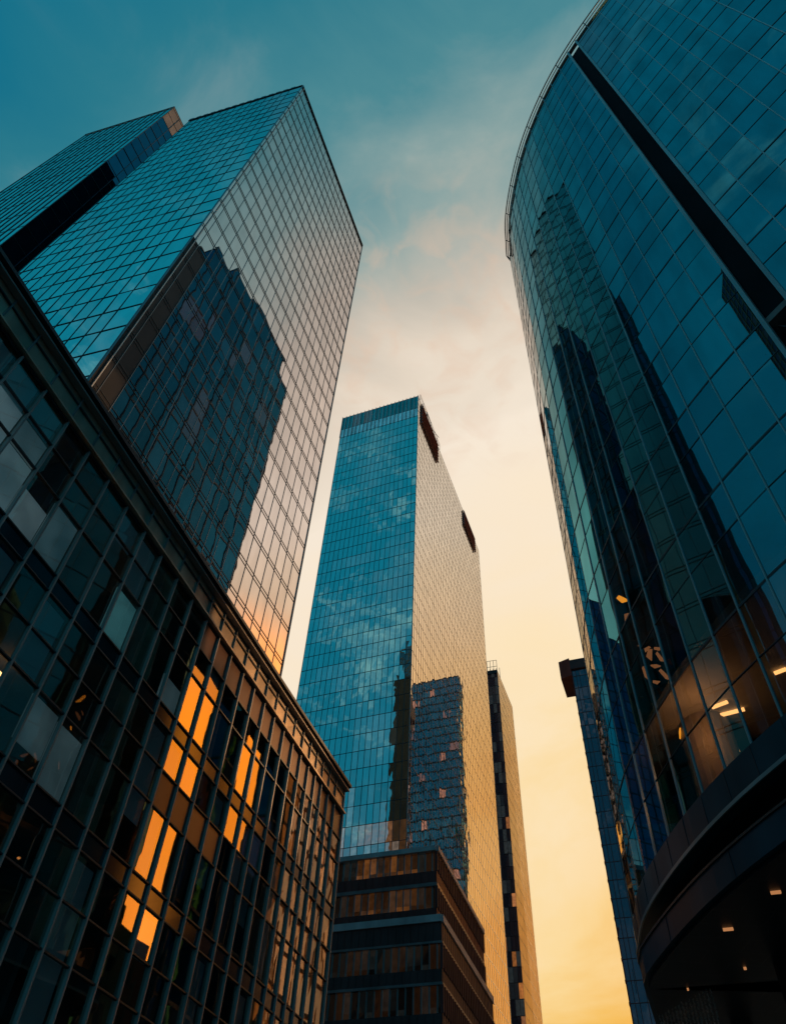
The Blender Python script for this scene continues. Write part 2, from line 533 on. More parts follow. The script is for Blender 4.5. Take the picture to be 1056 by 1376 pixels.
def double_rows(h, pitch, gap):
    out = [0.0]; z = h - 0.9
    zs = []
    while z > 6:
        zs.append(z); zs.append(z - gap); z -= pitch
    return [0.0] + [q / h for q in sorted(zs)] + [1.0]


rowsR = double_rows(H + CAMZ, 4.0, 0.45)
Pf, nf = face(lt, pn, V(cB, Z0), V(R0, Z0), V(C0, H), V(R0, H), colsR, rowsR, G_PINK, (0.055, 0.012, M_FRAME_MID), (0.05, 0.008, M_LINE, rowsR[1::2] + rowsR[2::2]), tilt=0.0008,
              mat_fn=lambda s0, s1, t0, t1: M_DARK_REFLECT if s0 < 0.05 and t1 < 0.497 else G_PINK)  # dark reflection low in the corner strip, painted as a panel
# left face: main block, slot, projecting wing
lenL = (L0 - C0).length
slotR = 21.8; slotL = 31.2; wingL = 52.0
A1 = C0 + uL * slotR
colsL = [0.0] + [1 - 2.3 / slotR - i * 1.45 / slotR for i in range(13, -1, -1)] + [1.0]
colsL = [c for c in colsL if c >= 0]
rowsL = double_rows(H + CAMZ, 4.0, 0.0)
rowsL = sorted(set(round(r, 6) for r in rowsL))
face(lt, pn, V(A1 + BAT, Z0), V(cB, Z0), V(A1, H), V(C0, H), colsL, rowsL, G_BLUE, (0.05, 0.012, M_LINE), (0.09, 0.012, M_LINE), tilt=0.003)
# wing
HW = 172.0
W1 = C0 + uL * slotL; W2 = C0 + uL * wingL
colsW = [i / 14 for i in range(15)]
rowsW = sorted(set(round(r, 6) for r in double_rows(HW + CAMZ, 4.0, 0.0)))
face(lt, pn, V(W2 + BAT, Z0), V(W1 + BAT, Z0), V(W2, HW), V(W1, HW), colsW, rowsW, G_BLUE, (0.22, 0.035, M_LINE), (0.03, 0.006, M_LINE, rowsW[::2]), tilt=0.002)
D_SLOT = 7.0
inS = uR * D_SLOT
# wing return: pale sheet near the top, dark glass under it
face(lt, pn, V(W1 + BAT, Z0), V(W1 + inS, Z0), V(W1, HW), V(W1 + inS, HW), [0, 0.34, 0.67, 1], rowsW, G_GATE, (0.08, 0.05, M_LINE), (0.08, 0.04, M_LINE), tilt=0.004,
     mat_fn=lambda s0, s1, t0, t1: M_BAND_GREY if t1 > 0.955 and s0 < 0.5 else G_GATE)
# back of the slot
face(lt, pn, V(W1 + inS, Z0), V(A1 + inS, Z0), V(W1 + inS, H - 1), V(A1 + inS, H - 1), [i / 6 for i in range(7)], rowsL, G_GATE, (0.35, 0.35, M_LINE), (0.08, 0.04, M_LINE), tilt=0.003)
mb = MB(); mb.prism([C0 + uL * 0.3 + uR * 0.4, A1 - uL * 0.02 + uR * 0.4, A1 - uL * .02 + uR * 38, R0 - uR * 0.4 + uL * 0.4][::-1], Z0 + CAMZ, H - 0.5 + CAMZ); mb.build('wall', M_CORE, lt)
mb = MB(); mb.prism([W1 + uL * 0.3 + uR * 0.4, W2 - uL * 0.1 + uR * 0.4, W2 - uL * .1 + uR * 30, W1 + uL * 0.3 + uR * 30][::-1], CAMZ, HW - 0.5 + CAMZ); mb.build('wall', M_CORE, lt)
mb = MB(); mb.prism([A1 + uL * 0.05 + inS * 1.04, W1 + inS * 1.04, W1 + uR * 30, A1 + uR * 30][::-1], CAMZ, H - 1.4 + CAMZ); mb.build('wall', M_CORE, lt)
# rear face, which the central tower mirrors
K0, K1 = R0, A1 + uR * lenR
face(lt, pn, V(K0, Z0), V(K1, Z0), V(K0, H), V(K1, H), [i / 11 for i in range(12)], rowsL, G_NAVY, (0.14, 0.05, M_FRAME_MID), (0.30, 0.04, M_LINE), tilt=0.003,
     tone_fn=lambda s, t: (0.02 if random.random() < 0.12 else 0, 1 - random.random() * .3, 0))
# parapet cap and dark comb of the crown
mb = MB()
mb.bar(V(C0, H), V(R0, H), Vector((0, 0, 0.18)), nf * 0.12); mb.build('parapet', M_FRAME, lt)
nL = Vector((-uR.x, -uR.y, 0))
mb = MB(); mb.bar(V(A1, H), V(C0, H), Vector((0, 0, 0.18)), nL * 0.12); mb.build('parapet', M_FRAME, lt)
mb = MB()
for i in range(15):
    p = lerp(A1, C0 + uL * 2.0, i / 14.0)
    mb.bar(V(p, H + 0.18), V(p, H + 1.5), Vector((uL.x, uL.y, 0)) * 0.42, -nL * 0.3)
mb.build('crown_fence', M_FRAME, lt)
mb = MB(); mb.bar(V(W2, HW), V(W1, HW), Vector((0, 0, 0.2)), nL * 0.12); mb.build('parapet', M_FRAME, lt)
# corner trim, two slim rails down the leaning corner
mb = MB(); mb.bar(V(cB, Z0), V(C0, H), Vector((uL.x, uL.y, 0)) * 0.10, nf * 0.14); mb.build('corner_trim', M_FRAME_MID, lt)
mb = MB(); mb.bar(V(cB + uR * .5, Z0), V(C0 + uR * .5, H), Vector((uR.x, uR.y, 0)) * 0.04, nf * 0.10); mb.build('corner_trim', M_TAN, lt)
pn.flush(lt)

# ================================================================ central tower
H = 220.0
CC = Vector((0.0275, 0.6048)) * H; CL = Vector((-0.0868, 0.6534)) * H; CR = Vector((0.1567, 0.9154)) * H
ct = thing('glass_tower', 'tall blue tower in the middle with a cream mirrored right flank and a louvred crown', 'tower', V(CC, -CAMZ))
pn = Panes()
uL = (CL - CC).normalized(); uR = (CR - CC).normalized()
lenL = (CL - CC).length; lenR = (CR - CC).length
zs = [0, 4.6]
pitch = 4.02
z = H + CAMZ - 12.1
body = []
while z > 4:
    body.append(z); z -= pitch
body = sorted(body)
rowsC = [0.0] + [q / (H + CAMZ) for q in body] + [(H + CAMZ - 7.3) / (H + CAMZ), 1.0]
colsC = [i / 20 for i in range(21)]
REFLECT_PATCHES = [(0.30, 0.62, 184, 187), (0.12, 0.34, 170, 174), (0.36, 0.58, 178, 181), (0.30, 0.66, 190.5, 194), (0.62, 0.9, 199, 202), (0.10, 0.52, 126, 131),
        (0.2, 0.6, 146, 148.5), (0.45, 0.98, 115, 119), (0.15, 0.5, 108, 112), (0.3, 0.44, 104, 107), (0.55, 0.9, 91, 95), (0.62, 0.85, 86, 90)]  # cloud reflections painted as patches of faint pane glow


def c_tone(s, t):  # per-pane tone; its glow paints cloud and sunset reflections into the glass
    z = t * (H + CAMZ)
    pale = 0.0
    if z > H + CAMZ - 7.3:
        return (0, 0.5 - random.random() * 0.15, 0.06 if 0.08 < s < 0.4 and random.random() < 0.5 else 0)
    for s0, s1, z0, z1 in REFLECT_PATCHES:
        if s0 < s < s1 and z0 - 1 < z < z1 + 1:
            cs_, cz_ = (s0 + s1) / 2, (z0 + z1) / 2
            pale = max(pale, 0.07 * math.exp(-((s - cs_) / (s1 - s0) * 1.9) ** 2) * random.uniform(0.45, 1.0))
    if z < 80:
        pale = random.choice((0, 0.04, 0.1, 0.2)) if random.random() < 0.6 else 0
        return (pale, 1 - random.random() * 0.2, random.choice((0.05, 0.1, 0.2, 0.3)) if z < 72 else 0)
    elif random.random() < 0.06:
        pale = random.random() * 0.03
    return (pale, 1 - random.random() * 0.07, 0)


def c_mat(s0, s1, t0, t1):
    z = (t0 + t1) / 2 * (H + CAMZ)
    if H + CAMZ - 12.2 < z < H + CAMZ - 7.2:
        return M_BAND
    return G_CENTRE


face(ct, pn, V(CL, Z0), V(CC, Z0), V(CL, H), V(CC, H), colsC, rowsC, G_CENTRE, (0.09, 0.03, M_LINE), (0.10, 0.02, M_LINE), tilt=0.003, tone_fn=c_tone, mat_fn=c_mat)
mb = MB()
for i in range(21):
    p = lerp(CL, CC, i / 20)
    nn = Vector((-uR.x, -uR.y, 0))
    mb.bar(V(p, H - 12.1) + nn * 0.1, V(p, H + 0.3) + nn * 0.1, Vector((uL.x, uL.y, 0)) * 0.10, nn * 0.15)
mb.build('crown_fins', M_TAN, ct)
n_c = 44
colsCR = [i / n_c for i in range(n_c + 1)]
rowsCR = [0.0] + [q / (H + CAMZ) for q in body] + [(H + CAMZ - 8) / (H + CAMZ), (H + CAMZ - 4) / (H + CAMZ), 1.0]
nRt = Vector((-uL.x, -uL.y, 0))


def in_louvre(s, t):
    x = s * lenR; z = t * (H + CAMZ) - CAMZ
    return (3.4 < x < 20.5 and z > H - 11.5) or (52 < x < 67 and z > H - 8)


face(ct, pn, V(CC, Z0), V(CR, Z0), V(CC, H), V(CR, H), colsCR, rowsCR, G_SILVER, (0.11, 0.014, M_FRAME_MID), (0.07, 0.010, M_FRAME_MID), tilt=0.0018)
for x0, x1, zz0 in ((3.4, 20.4, H - 11.4), (52.2, 67, H - 8.2)):
    mb = MB()
    for k in range(7):
        za = lerp(zz0, H + 0.1, k / 7); zb = za + (H - zz0) / 7 * 0.62
        p, q = CC + uR * x0, CC + uR * x1
        mb.hexa([V(p, za) + nRt * 0.22, V(p, za) + nRt * 0.62, V(q, za) + nRt * 0.62, V(q, za) + nRt * 0.22],
                [V(p, zb) + nRt * 0.22, V(p, zb) + nRt * 0.40, V(q, zb) + nRt * 0.40, V(q, zb) + nRt * 0.22])
    mb.build('louvre', M_LOUVRE, ct)
    mb = MB()
    p, q = CC + uR * (x0 - 0.2), CC + uR * (x1 + 0.2)
    mb.hexa([V(p, zz0 - 0.3) + nRt * 0.17, V(p, zz0 - .3) + nRt * 0.21, V(q, zz0 - .3) + nRt * 0.21, V(q, zz0 - .3) + nRt * 0.17],
            [V(p, H + .2) + nRt * 0.17, V(p, H + .2) + nRt * 0.21, V(q, H + .2) + nRt * 0.21, V(q, H + .2) + nRt * 0.17])
    mb.build('louvre_backing', M_MAROON, ct)
mb = MB(); mb.prism([CC + uL * .3 + uR * .4, CL - uL * .3 + uR * .4, CL - uL * .3 + uR * (lenR - .4), CR + uL * .3 - uR * .4][::-1], CAMZ - 1.5, H - 0.5 + CAMZ); mb.build('wall', M_CORE, ct)
mb = MB(); mb.bar(V(CC, Z0), V(CC, H), Vector((uL.x, uL.y, 0)) * 0.06, nRt * 0.10); mb.build('corner_trim', M_TAN, ct)
# facade-cleaning crane, rails and masts on the roof
mb = MB()
p = CC + uR * 11 + uL * 2.0
mb.prism([p + uR * -4 + uL * -1.2, p + uR * 5 + uL * -1.2, p + uR * 5 + uL * 2, p + uR * -4 + uL * 2], H + CAMZ - 0.4, H + 3.4 + CAMZ)
mb.build('crane_cabin', M_LOUVRE, ct)
mb = MB()
for x in (1.5, 5.0, 9.0, 13.0, 17.0, 20.0, 23.0):
    q = CC + uR * x + uL * -0.15
    mb.tube([V(q, H - 0.3), V(q, H + 3.2)], 0.07)
mb.tube([V(CC + uR * 1.5 - uL * .15, H + 3.2), V(CC + uR * 23 - uL * .15, H + 3.2)], 0.06)
mb.tube([V(CC + uR * 1.5 - uL * .15, H + 1.7), V(CC + uR * 23 - uL * .15, H + 1.7)], 0.05)
mb.build('roof_railing', M_RAIL, ct)
mb = MB()
q = CC + uR * 12 + uL * 1.0
mb.tube([V(q, H + 3.3), V(q, H + 8.5)], 0.12)
mb.tube([V(q - uR * 3, H + 6.5), V(q, H + 8.4), V(q + uR * 7, H + 6.8), V(q + uR * 9 - uL * 1.5, H + 4.4)], 0.10)
mb.build('crane_arm', M_RAIL, ct)
pn.flush(ct)

# ================================================================ dark office block at left
H = 16.8; S = 0.7
A = Vector((-0.5621, 0.4367)) * H; B = Vector((-0.0774, 1.726)) * H
uB = (B - A).normalized(); nB = Vector((uB.y, -uB.x)); n3 = Vector((nB.x, nB.y, 0)); u3 = Vector((uB.x, uB.y, 0))
lb = thing('office_block', 'dark glass office block at lower left with slim fins, bronze parapet and glowing amber panes', 'building', V(A, -CAMZ))
marks = [15.97, 17.2, 18.45, 19.75, 20.98, 22.18, 23.36, 24.56, 25.73, 26.83, 27.89, 28.85, 29.78, 30.8, 31.82, 33.16]
marks = [15.97 - 1.345 * k for k in range(40, 0, -1)] + marks
marks = [m * S for m in marks]
S0 = marks[0]; S1 = marks[-1]
A0 = A + uB * S0; B0 = A + uB * S1
lenB = S1 - S0
cols = [(m - S0) / lenB for m in marks]
HT = H + CAMZ
zr = [24 - 22.15, 24 - 20.7, 24 - 19.35, 24 - 17.05, 24 - 16.40]
rows = []
k = 0
base = 24 * S
levels = []
for f in range(5):
    top = 22.15 - 5.75 * f
    levels.append(top)
    for dz in (0, 1.45, 2.8, 5.1):
        z = (top - dz) * S + CAMZ
        if z > 0.2:
            rows.append(z / HT)
rows.append(0.0)
rows = sorted(rows)
pn = Panes()
TOPROW = 22.15


def lb_mat(s0, s1, t0, t1):
    z = ((t0 + t1) / 2 * HT - CAMZ) / S
    d = (TOPROW - z) % 5.75
    if d > 5.1:
        return M_SPAN
    if 1.45 < d < 2.8 and 13 < z < 15 and 15.9 * S < s0 * lenB + S0 < 20.5 * S:
        return M_BROWN
    if d < 1.45 and z > 20 and s0 * lenB + S0 > 15.9 * S:
        return M_BROWN
    return G_BRONZE


TZ = 22.15 * S + CAMZ
rows_g = [r * HT / TZ for r in rows]


def lb_mat2(s0, s1, t0, t1):
    return lb_mat(s0, s1, t0 * TZ / HT, t1 * TZ / HT)


face(lb, pn, V(A0, Z0), V(B0, Z0), V(A0, TZ - CAMZ), V(B0, TZ - CAMZ), cols, rows_g, G_BRONZE, (0.046, 0.05, M_FIN), (0.036, 0.02, M_FRAME), tilt=0.0014, mat_fn=lb_mat2, tone_fn=lambda s, t: rnd_tone(0, 0.38))
pn.flush(lb)
# parapet: two courses of sheet with joints, then the coping
pp = Panes()
face(lb, pp, V(A0, TZ - CAMZ), V(B0, TZ - CAMZ), V(A0, H - 0.1), V(B0, H - 0.1), cols, [0, 0.13, 0.66, 1.0], M_BRONZE, (0.04, 0.03, M_FRAME_MID), (0.04, 0.02, M_FRAME), tilt=0.012,
     mat_fn=lambda s0, s1, t0, t1: M_SLATE if t0 < 0.1 else M_BRONZE)
pp.flush(lb, 'parapet_panel', 'parapet_sheets')
mb = MB(); mb.bar(V(A0 - uB * .1, H - 0.02), V(B0 + uB * .1, H - 0.02), Vector((0, 0, 0.06)), n3 * 0.26); mb.build('coping', M_FRAME, lb)
mb = MB(); mb.bar(V(A0 - uB * .1, H - 0.2), V(B0 + uB * .1, H - 0.2), Vector((0, 0, 0.03)), n3 * 0.18); mb.build('coping', M_COPING, lb)
mb = MB(); mb.bar(V(A0, TZ - CAMZ + 0.07), V(B0, TZ - CAMZ + 0.07), Vector((0, 0, 0.03)), n3 * 0.14); mb.build('ledge', M_BRONZE, lb)
DEP = 12.0
inn = -n3 * DEP
# interior: slabs with ceilings, back wall, cross walls, blinds, lamps
for f in range(0, 5):
    z = (22.15 - 5.75 * f - 5.1 - 0.32) * S
    if z < -1:
        continue
    mb = MB()
    p0, p1 = A0 - nB * 0.25, B0 - nB * 0.25
    mb.prism([p0, p1, p1 - nB * 7, p0 - nB * 7][::-1], z - 0.14 + CAMZ, z + 0.14 + CAMZ); mb.build('floor_slab', M_CEIL, lb)
mb = MB(); mb.prism([A0 - nB * .3, B0 - nB * .3, B0 - nB * 7, A0 - nB * 7][::-1], TZ - 0.05, TZ + 0.1); mb.build('floor_slab', M_CEIL, lb)
mb = MB(); mb.prism([A0 - nB * 7, B0 - nB * 7, B0 - nB * DEP, A0 - nB * DEP][::-1], 0, H - 0.3 + CAMZ); mb.build('wall', M_ROOM, lb)
mb = MB(); mb.prism([B0 - nB * .05, B0 - nB * 7, B0 - nB * 7 - uB * 0.3, B0 - nB * .05 - uB * .3], 0, H - 0.3 + CAMZ); mb.build('wall', M_MAROON, lb)
mb = MB(); mb.prism([A0 - nB * .05, A0 - nB * 7, A0 - nB * 7 + uB * 0.3, A0 - nB * .05 + uB * .3][::-1], 0, H - 0.3 + CAMZ); mb.build('wall', M_MAROON, lb)
mb = MB(); mb.prism([A0 - nB * .3, B0 - nB * .3, B0 - nB * DEP, A0 - nB * DEP][::-1], H - 0.5 + CAMZ, H - 0.3 + CAMZ); mb.build('roof', M_ROOF, lb)
rb = random.Random(11)
for f in range(4):
    top = (22.15 - 5.75 * f) * S
    for i in range(26, len(marks) - 1, 1):
        if rb.random() < (0.6 if f < 2 and marks[i] < 9 * S else 0.25):
            a, b = A + uB * (marks[i] + 0.08), A + uB * (marks[i + 1] - 0.08)
            drop = rb.choice((1.0, 1.8, 2.6, 3.4))
            mb = MB()
            mb.quad(V(a, top - drop) - n3 * .13, V(b, top - drop) - n3 * .13, V(b, top - .1) - n3 * .13, V(a, top - .1) - n3 * .13)
            mb.quad(V(a, top - drop) - n3 * .131, V(a, top - .1) - n3 * .131, V(b, top - .1) - n3 * .131, V(b, top - drop) - n3 * .131)
            mb.build('blind', rb.choice((M_BLIND, M_BLIND_TEAL)), lb)
    for i in range(28, len(marks) - 1, 5):
        a = A + uB * marks[i]
        mb = MB(); mb.prism([a - nB * .5, a - nB * .5 + uB * .15, a - nB * 6.9 + uB * .15, a - nB * 6.9][::-1], max(top - 3.4, -1.6) + CAMZ, top - 0.1 + CAMZ); mb.build('partition', M_ROOM, lb)
for s_, z0_, z1_, k_ in ((2.5, 17.1, 20.6, 0), (3.87, 17.1, 19.3, 0), (3.87, 19.4, 20.6, 1), (5.2, 17.1, 18.6, 0), (6.55, 17.1, 19.3, 1), (10.6, 17.2, 19.2, 2), (1.2, 17.1, 19.3, 0),
                         (10.6, 11.4, 13.4, 1), (9.25, 12.0, 13.5, 1), (5.2, 11.4, 13.5, 2), (14.6, 17.2, 18.3, 1), (7.9, 5.7, 7.8, 1)):
    a, b = A + uB * ((s_ + .03) * S), A + uB * ((s_ + 1.31) * S)
    mb = MB()
    mb.hexa([V(a, z0_ * S) - nB.to_3d() * .14, V(b, z0_ * S) - nB.to_3d() * .14, V(b, z0_ * S) - nB.to_3d() * .10, V(a, z0_ * S) - nB.to_3d() * .10],
            [V(a, z1_ * S) - nB.to_3d() * .14, V(b, z1_ * S) - nB.to_3d() * .14, V(b, z1_ * S) - nB.to_3d() * .10, V(a, z1_ * S) - nB.to_3d() * .10])
    mb.build('blind', (L_BLIND, L_BLIND_DIM, L_BLIND_TEAL)[k_], lb)
for s, zz, dd in ((6.1, 17.0, 1.2), (8.3, 17.4, 1.4), (12.9, 17.2, 1.6), (10.3, 15.9, 2.5), (4.4, 10.9, 1.5), (13.8, 11.2, 2.2)):
    a = A + uB * (s * S)
    mb = MB(); mb.prism([a - nB * dd, a - nB * dd + uB * .30, a - nB * (dd + .12) + uB * .30, a - nB * (dd + .12)][::-1], zz * S + CAMZ, zz * S + 0.05 + CAMZ)
    mb.build('ceiling_lamp', L_WARM, lb)

# ================================================================ stepped brown building in front of the central tower
H = 50.0
PC = Vector((0.1727, 2.0064)) * H; PL = Vector((-0.0978, 2.1146)) * H; PR = Vector((0.3626, 2.5315)) * H
uL = (PL - PC).normalized(); uR = (PR - PC).normalized()
nL = Vector((uL.y, -uL.x)); 
if nL.y > 0: nL = -nL
nR = Vector((uR.y, -uR.x))
PL = PC + uL * 30
lenL = 30.0; lenR = (PR - PC).length
pd = thing('office_building', 'low brown stepped office building with a pale ledge, standing before the central blue tower', 'building', V(PC, -CAMZ))
pn = Panes()


def pod_block(c, lL, lR, z0, bands, ztop):
    """bands: list of (z_low, z_high, kind)"""
    l = c + uL * lL; r = c + uR * lR
    for zl, zh, kind in bands:
        for (a, b, n, ln) in ((l, c, nL, lL), (c, r, nR, lR)):
            if kind == 'glass':
                step = 0.98
                cc = fr(0, ln, step)
                face(pd, pn, V(a, zl), V(b, zl), V(a, zh), V(b, zh), cc, [0, 0.22, 1.0] if n is nL else [0, 1.0], G_PODIUM if n is nL else G_PODIUM_SUN, None, None, tilt=0.004, inset=0.16,
                     tone_fn=lambda s, t: (random.choice((0, 0, 0.004, 0.01)), 1 - random.random() * .25, (random.choice((0.02, 0.05, 0.14)) if (zl > 41 and 0.62 < s < 0.92 and n is nL) else (0.012 if n is nL and math.sin(s * 37 + zl) > 0.2 else 0))))  # amber reflections on the front painted as warm pane glow
                mb = MB()
                for s in cc:
                    p = lerp(a, b, s); n3 = Vector((n.x, n.y, 0))
                    w = 0.05 if n is nL else 0.09
                    t3 = (b - a).normalized()
                    mb.bar(V(p, zl) - n3 * .18, V(p, zh) - n3 * .18, Vector((t3.x, t3.y, 0)) * w, n3 * (0.22 if n is nL else 0.40))
                mb.build('window_frames', M_FRAME_MID if n is nL else M_MAROON, pd)
            else:
                m, out = kind
                n3 = Vector((n.x, n.y, 0))
                mb = MB()
                mb.bar(lerp(V(a, zl), V(a, zh), .5) - n3 * .2, lerp(V(b, zl), V(b, zh), .5) - n3 * .2, Vector((0, 0, (zh - zl) / 2)), n3 * (0.2 + out))
                if m is M_SLATE or m is M_MAROON:
                    t3 = (b - a).normalized()
                    k = 0.5
                    while k < ln:
                        p = a + t3 * k
                        mb.bar(V(p, zl) + n3 * out, V(p, zh) + n3 * out, Vector((t3.x, t3.y, 0)) * 0.03, n3 * 0.05); k += 0.98
                mb.build('spandrel' if m in (M_SLATE, M_MAROON) else 'ledge', m, pd)
    mb = MB(); q = [c + uL * .3 + uR * .3, l + uR * .3, l + uR * lR, r + uL * .3][::-1]
    mb.prism(q, z0 + CAMZ, ztop - 0.3 + CAMZ); mb.build('wall', M_CORE, pd)


pod_block(PC, lenL, lenR, 39.0,
          [(49.35, 50.0, (M_LEDGE, 0.35)), (46.7, 49.35, 'glass'), (45.2, 46.7, (M_MAROON, 0.06)), (44.75, 45.2, (M_FRAME_MID, 0.12)), (42.0, 44.75, 'glass'), (40.75, 42.0, (M_MAROON, 0.06))], 50.0)
PC2 = PC + nL * 0.9 + nR * 0.9
pod_block(PC2, lenL, lenR + 1.5, -1.6,
          [(39.9, 40.75, (M_LEDGE, 0.25)), (37.7, 39.9, (M_SLATE, 0.05)), (37.45, 37.7, (M_FRAME_MID, 0.12)), (34.6, 37.45, 'glass'), (33.2, 34.6, (M_SLATE, 0.05)), (32.9, 33.2, (M_FRAME_MID, 0.12)),
           (30.0, 32.9, 'glass'), (28.5, 30.0, (M_SLATE, 0.05)), (25.4, 28.5, 'glass'), (23.8, 25.4, (M_SLATE, 0.05)), (20.5, 23.8, 'glass'), (-1.6, 20.5, (M_SLATE, 0.05))], 40.7)
mb = MB(); mb.prism([PC2 + uL * 29.5, PC2 + uL * 0.2, PC2 + uR * (lenR + 1.2), PC2 + uL * 29.5 + uR * lenR], 40.2 + CAMZ, 40.6 + CAMZ); mb.build('roof', M_ROOF, pd)
mb = MB(); mb.prism([PC + uL * 29.5 + uR * .3, PC + uL * 0.3 + uR * .3, PC + uR * (lenR - .3) + uL * .3, PC + uL * 29.5 + uR * (lenR - .3)], 49.65 + CAMZ, 49.75 + CAMZ); mb.build('roof', M_ROOF, pd)
pn.flush(pd)

# ================================================================ slender tower behind the central one
H = 190.0
TB = Vector((0.235, 1.2466)) * H; TA = Vector((0.2158, 1.2534)) * H; TCc = Vector((0.2837, 1.367)) * H
uL = (TA - TB).normalized(); uR = (TCc - TB).normalized()
TA = TB + uL * 14
tt = thing('slender_tower', 'slender dark slate tower with golden right flank, peeking out behind the central tower', 'tower', V(TB, -CAMZ))
pn = Panes()
lenR = (TCc - TB).length
rws = fr(0, H + CAMZ, 4.1)


def t_tone(s, t):
    return (random.choice((0, 0, 0.01, 0.03)), 1 - random.random() * .3, random.choice((0.1, 0.3, 0.5)) if random.random() < (0.03 if t > 0.5 else 0.16) else 0)


face(tt, pn, V(TA, Z0), V(TB, Z0), V(TA, H), V(TB, H), [i / 11 for i in range(12)], rws, G_THIN, (0.08, 0.03, M_SLATE), (0.16, 0.03, M_SLATE), tilt=0.004, tone_fn=t_tone)
face(tt, pn, V(TB, Z0), V(TCc, Z0), V(TB, H), V(TCc, H), [i / 20 for i in range(21)], rws, G_SILVER, (0.10, 0.014, M_COPING), (0.08, 0.01, M_COPING), tilt=0.003)
mb = MB(); mb.prism([TB + uL * .3 + uR * .4, TA + uR * .4, TA + uR * (lenR - .4), TCc + uL * .3 - uR * .4][::-1], 0, H - .4 + CAMZ); mb.build('wall', M_CORE, tt)
mb = MB()
for x in (0.3, 1.6, 2.9, 4.2, 5.5, 6.8):
    q = TB + uL * x + uR * 1.0
    mb.tube([V(q, H - .4), V(q, H + 6.0)], 0.10)
    q2 = q + uR * 5
    mb.tube([V(q2, H - .4), V(q2, H + 6.0)], 0.10)
for zz in (3.0, 6.0):
    mb.tube([V(TB + uL * .3 + uR, H + zz), V(TB + uL * 6.8 + uR, H + zz)], 0.09)
mb.build('roof_railing', M_RAIL, tt)
mb = MB(); mb.bar(V(TA, H - 0.5), V(TB, H - 0.5), Vector((0, 0, 0.8)), Vector((-uR.x, -uR.y, 0)) * 0.3); mb.build('parapet', M_SLATE, tt)
pn.flush(tt, limit=60)

# ================================================================ tower with a capped top beside the curved tower
H = 150.0
SA = Vector((0.3778, 1.2062)) * H
sl = thing('capped_tower', 'narrow blue grey tower with a dark overhanging cap, half hidden behind the curved tower', 'tower', V(SA, -CAMZ))
pn = Panes()
SB = SA + N * 22
rws = fr(0, H + CAMZ - 3, 4.3)
face(sl, pn, V(SA, Z0), V(SB, Z0), V(SA, H - 3), V(SB, H - 3), [0, .045, .09] + [0.09 + .91 * i / 12 for i in range(1, 13)], rws, G_CAP, (0.14, 0.05, M_SLATE), (0.16, 0.03, M_SLATE), tilt=0.004)
# the narrow end: dark ribs with small landings
face(sl, pn, V(SA + U * 16, Z0), V(SA, Z0), V(SA + U * 16, H - 3), V(SA, H - 3), [i / 6 for i in range(7)], rws, G_THIN, (0.3, 0.2, M_MAROON), (0.6, 0.3, M_MAROON), tilt=0.004)
mb = MB(); mb.prism([SA + N * .3 + U * .3, SB + U * .3, SB + U * 15.7, SA + N * .3 + U * 15.7], 0, H - 3.2 + CAMZ); mb.build('wall', M_CORE, sl)
mb = MB()
mb.prism([SA - N * 3.6 + U * 0.5, SA - N * 0.2 - U * .6, SA - N * 0.2 + U * 10, SA - N * 3.6 + U * 10], H - 5.2 + CAMZ, H + 1.2 + CAMZ)
mb.build('roof_cap', M_MAROON, sl)
mb = MB()
mb.prism([SA - N * 0.19 - U * .6, SB - U * .6, SB + U * 16.4, SA - N * .19 + U * 16.4], H - 2.99 + CAMZ, H + 0.4 + CAMZ)
mb.build('roof_cap', M_SLATE, sl)
pn.flush(sl, limit=60)

# ================================================================ curved tower at right
H = 70.0
raw = [(.470, -.21), (.405, -.14), (.352, -.085), (.305, -.038), (.262, .004), (.2265, .047), (.1955, .0934), (.1697, .1366), (.1511, .1760), (.1371, .2188), (.1288, .2595), (.1252, .3031), (.1258, .3385), (.1315, .3690)]
raw = [Vector(p) * H for p in raw]
# end of the street front: runs on a little, then turns away round a tight corner
e = at(28.4, -1.18)
raw += [e, e + U * 0.8 + N * 0.6, e + U * 1.2 + N * 2.0, e + U * 1.3 + N * 6, e + U * 1.3 + N * 14, e + U * 1.3 + N * 24]


def catmull(pts, step):
    out = []
    for i in range(len(pts) - 1):
        p0 = pts[max(i - 1, 0)]; p1 = pts[i]; p2 = pts[i + 1]; p3 = pts[min(i + 2, len(pts) - 1)]
        nseg = max(2, int((p2 - p1).length / step))
        for k in range(nseg):
            t = k / nseg
            out.append(0.5 * ((2 * p1) + (p2 - p0) * t + (2 * p0 - 5 * p1 + 4 * p2 - p3) * t * t + (3 * p1 - p0 - 3 * p2 + p3) * t ** 3))
    out.append(pts[-1].copy())
    return out


line = catmull(raw, 0.3)
acc = [0.0]
for p, q in zip(line, line[1:]):
    acc.append(acc[-1] + (q - p).length)


def on(s):
    s = min(max(s, 0), acc[-1])
    lo, hi = 0, len(acc) - 1
    while hi - lo > 1:
        m = (lo + hi) // 2
        if acc[m] <= s: lo = m
        else: hi = m
    t = (s - acc[lo]) / (acc[hi] - acc[lo])
    return lerp(line[lo], line[hi], t)


def outn(s):
    d = (on(s + 0.25) - on(s - 0.25)).normalized()
    return Vector((-d.y, d.x)).normalized()


# arc position of the dark slot: nearest to the measured spot
def arc_of(p):
    best = min(range(len(line)), key=lambda i: (line[i] - p).length)
    return acc[best]


sSlot1 = arc_of(Vector((.1645, .1460)) * H)                  # panel edge on the street side of the slot
sSlot0 = arc_of(Vector((.1722, .1322)) * H)
SHIFT = 0.45


def lean(p, z):
    """the drum tapers very slightly: its foot stands a hand further into the street than its roof"""
    return p - N * (SHIFT * max(0, 1 - z / H))


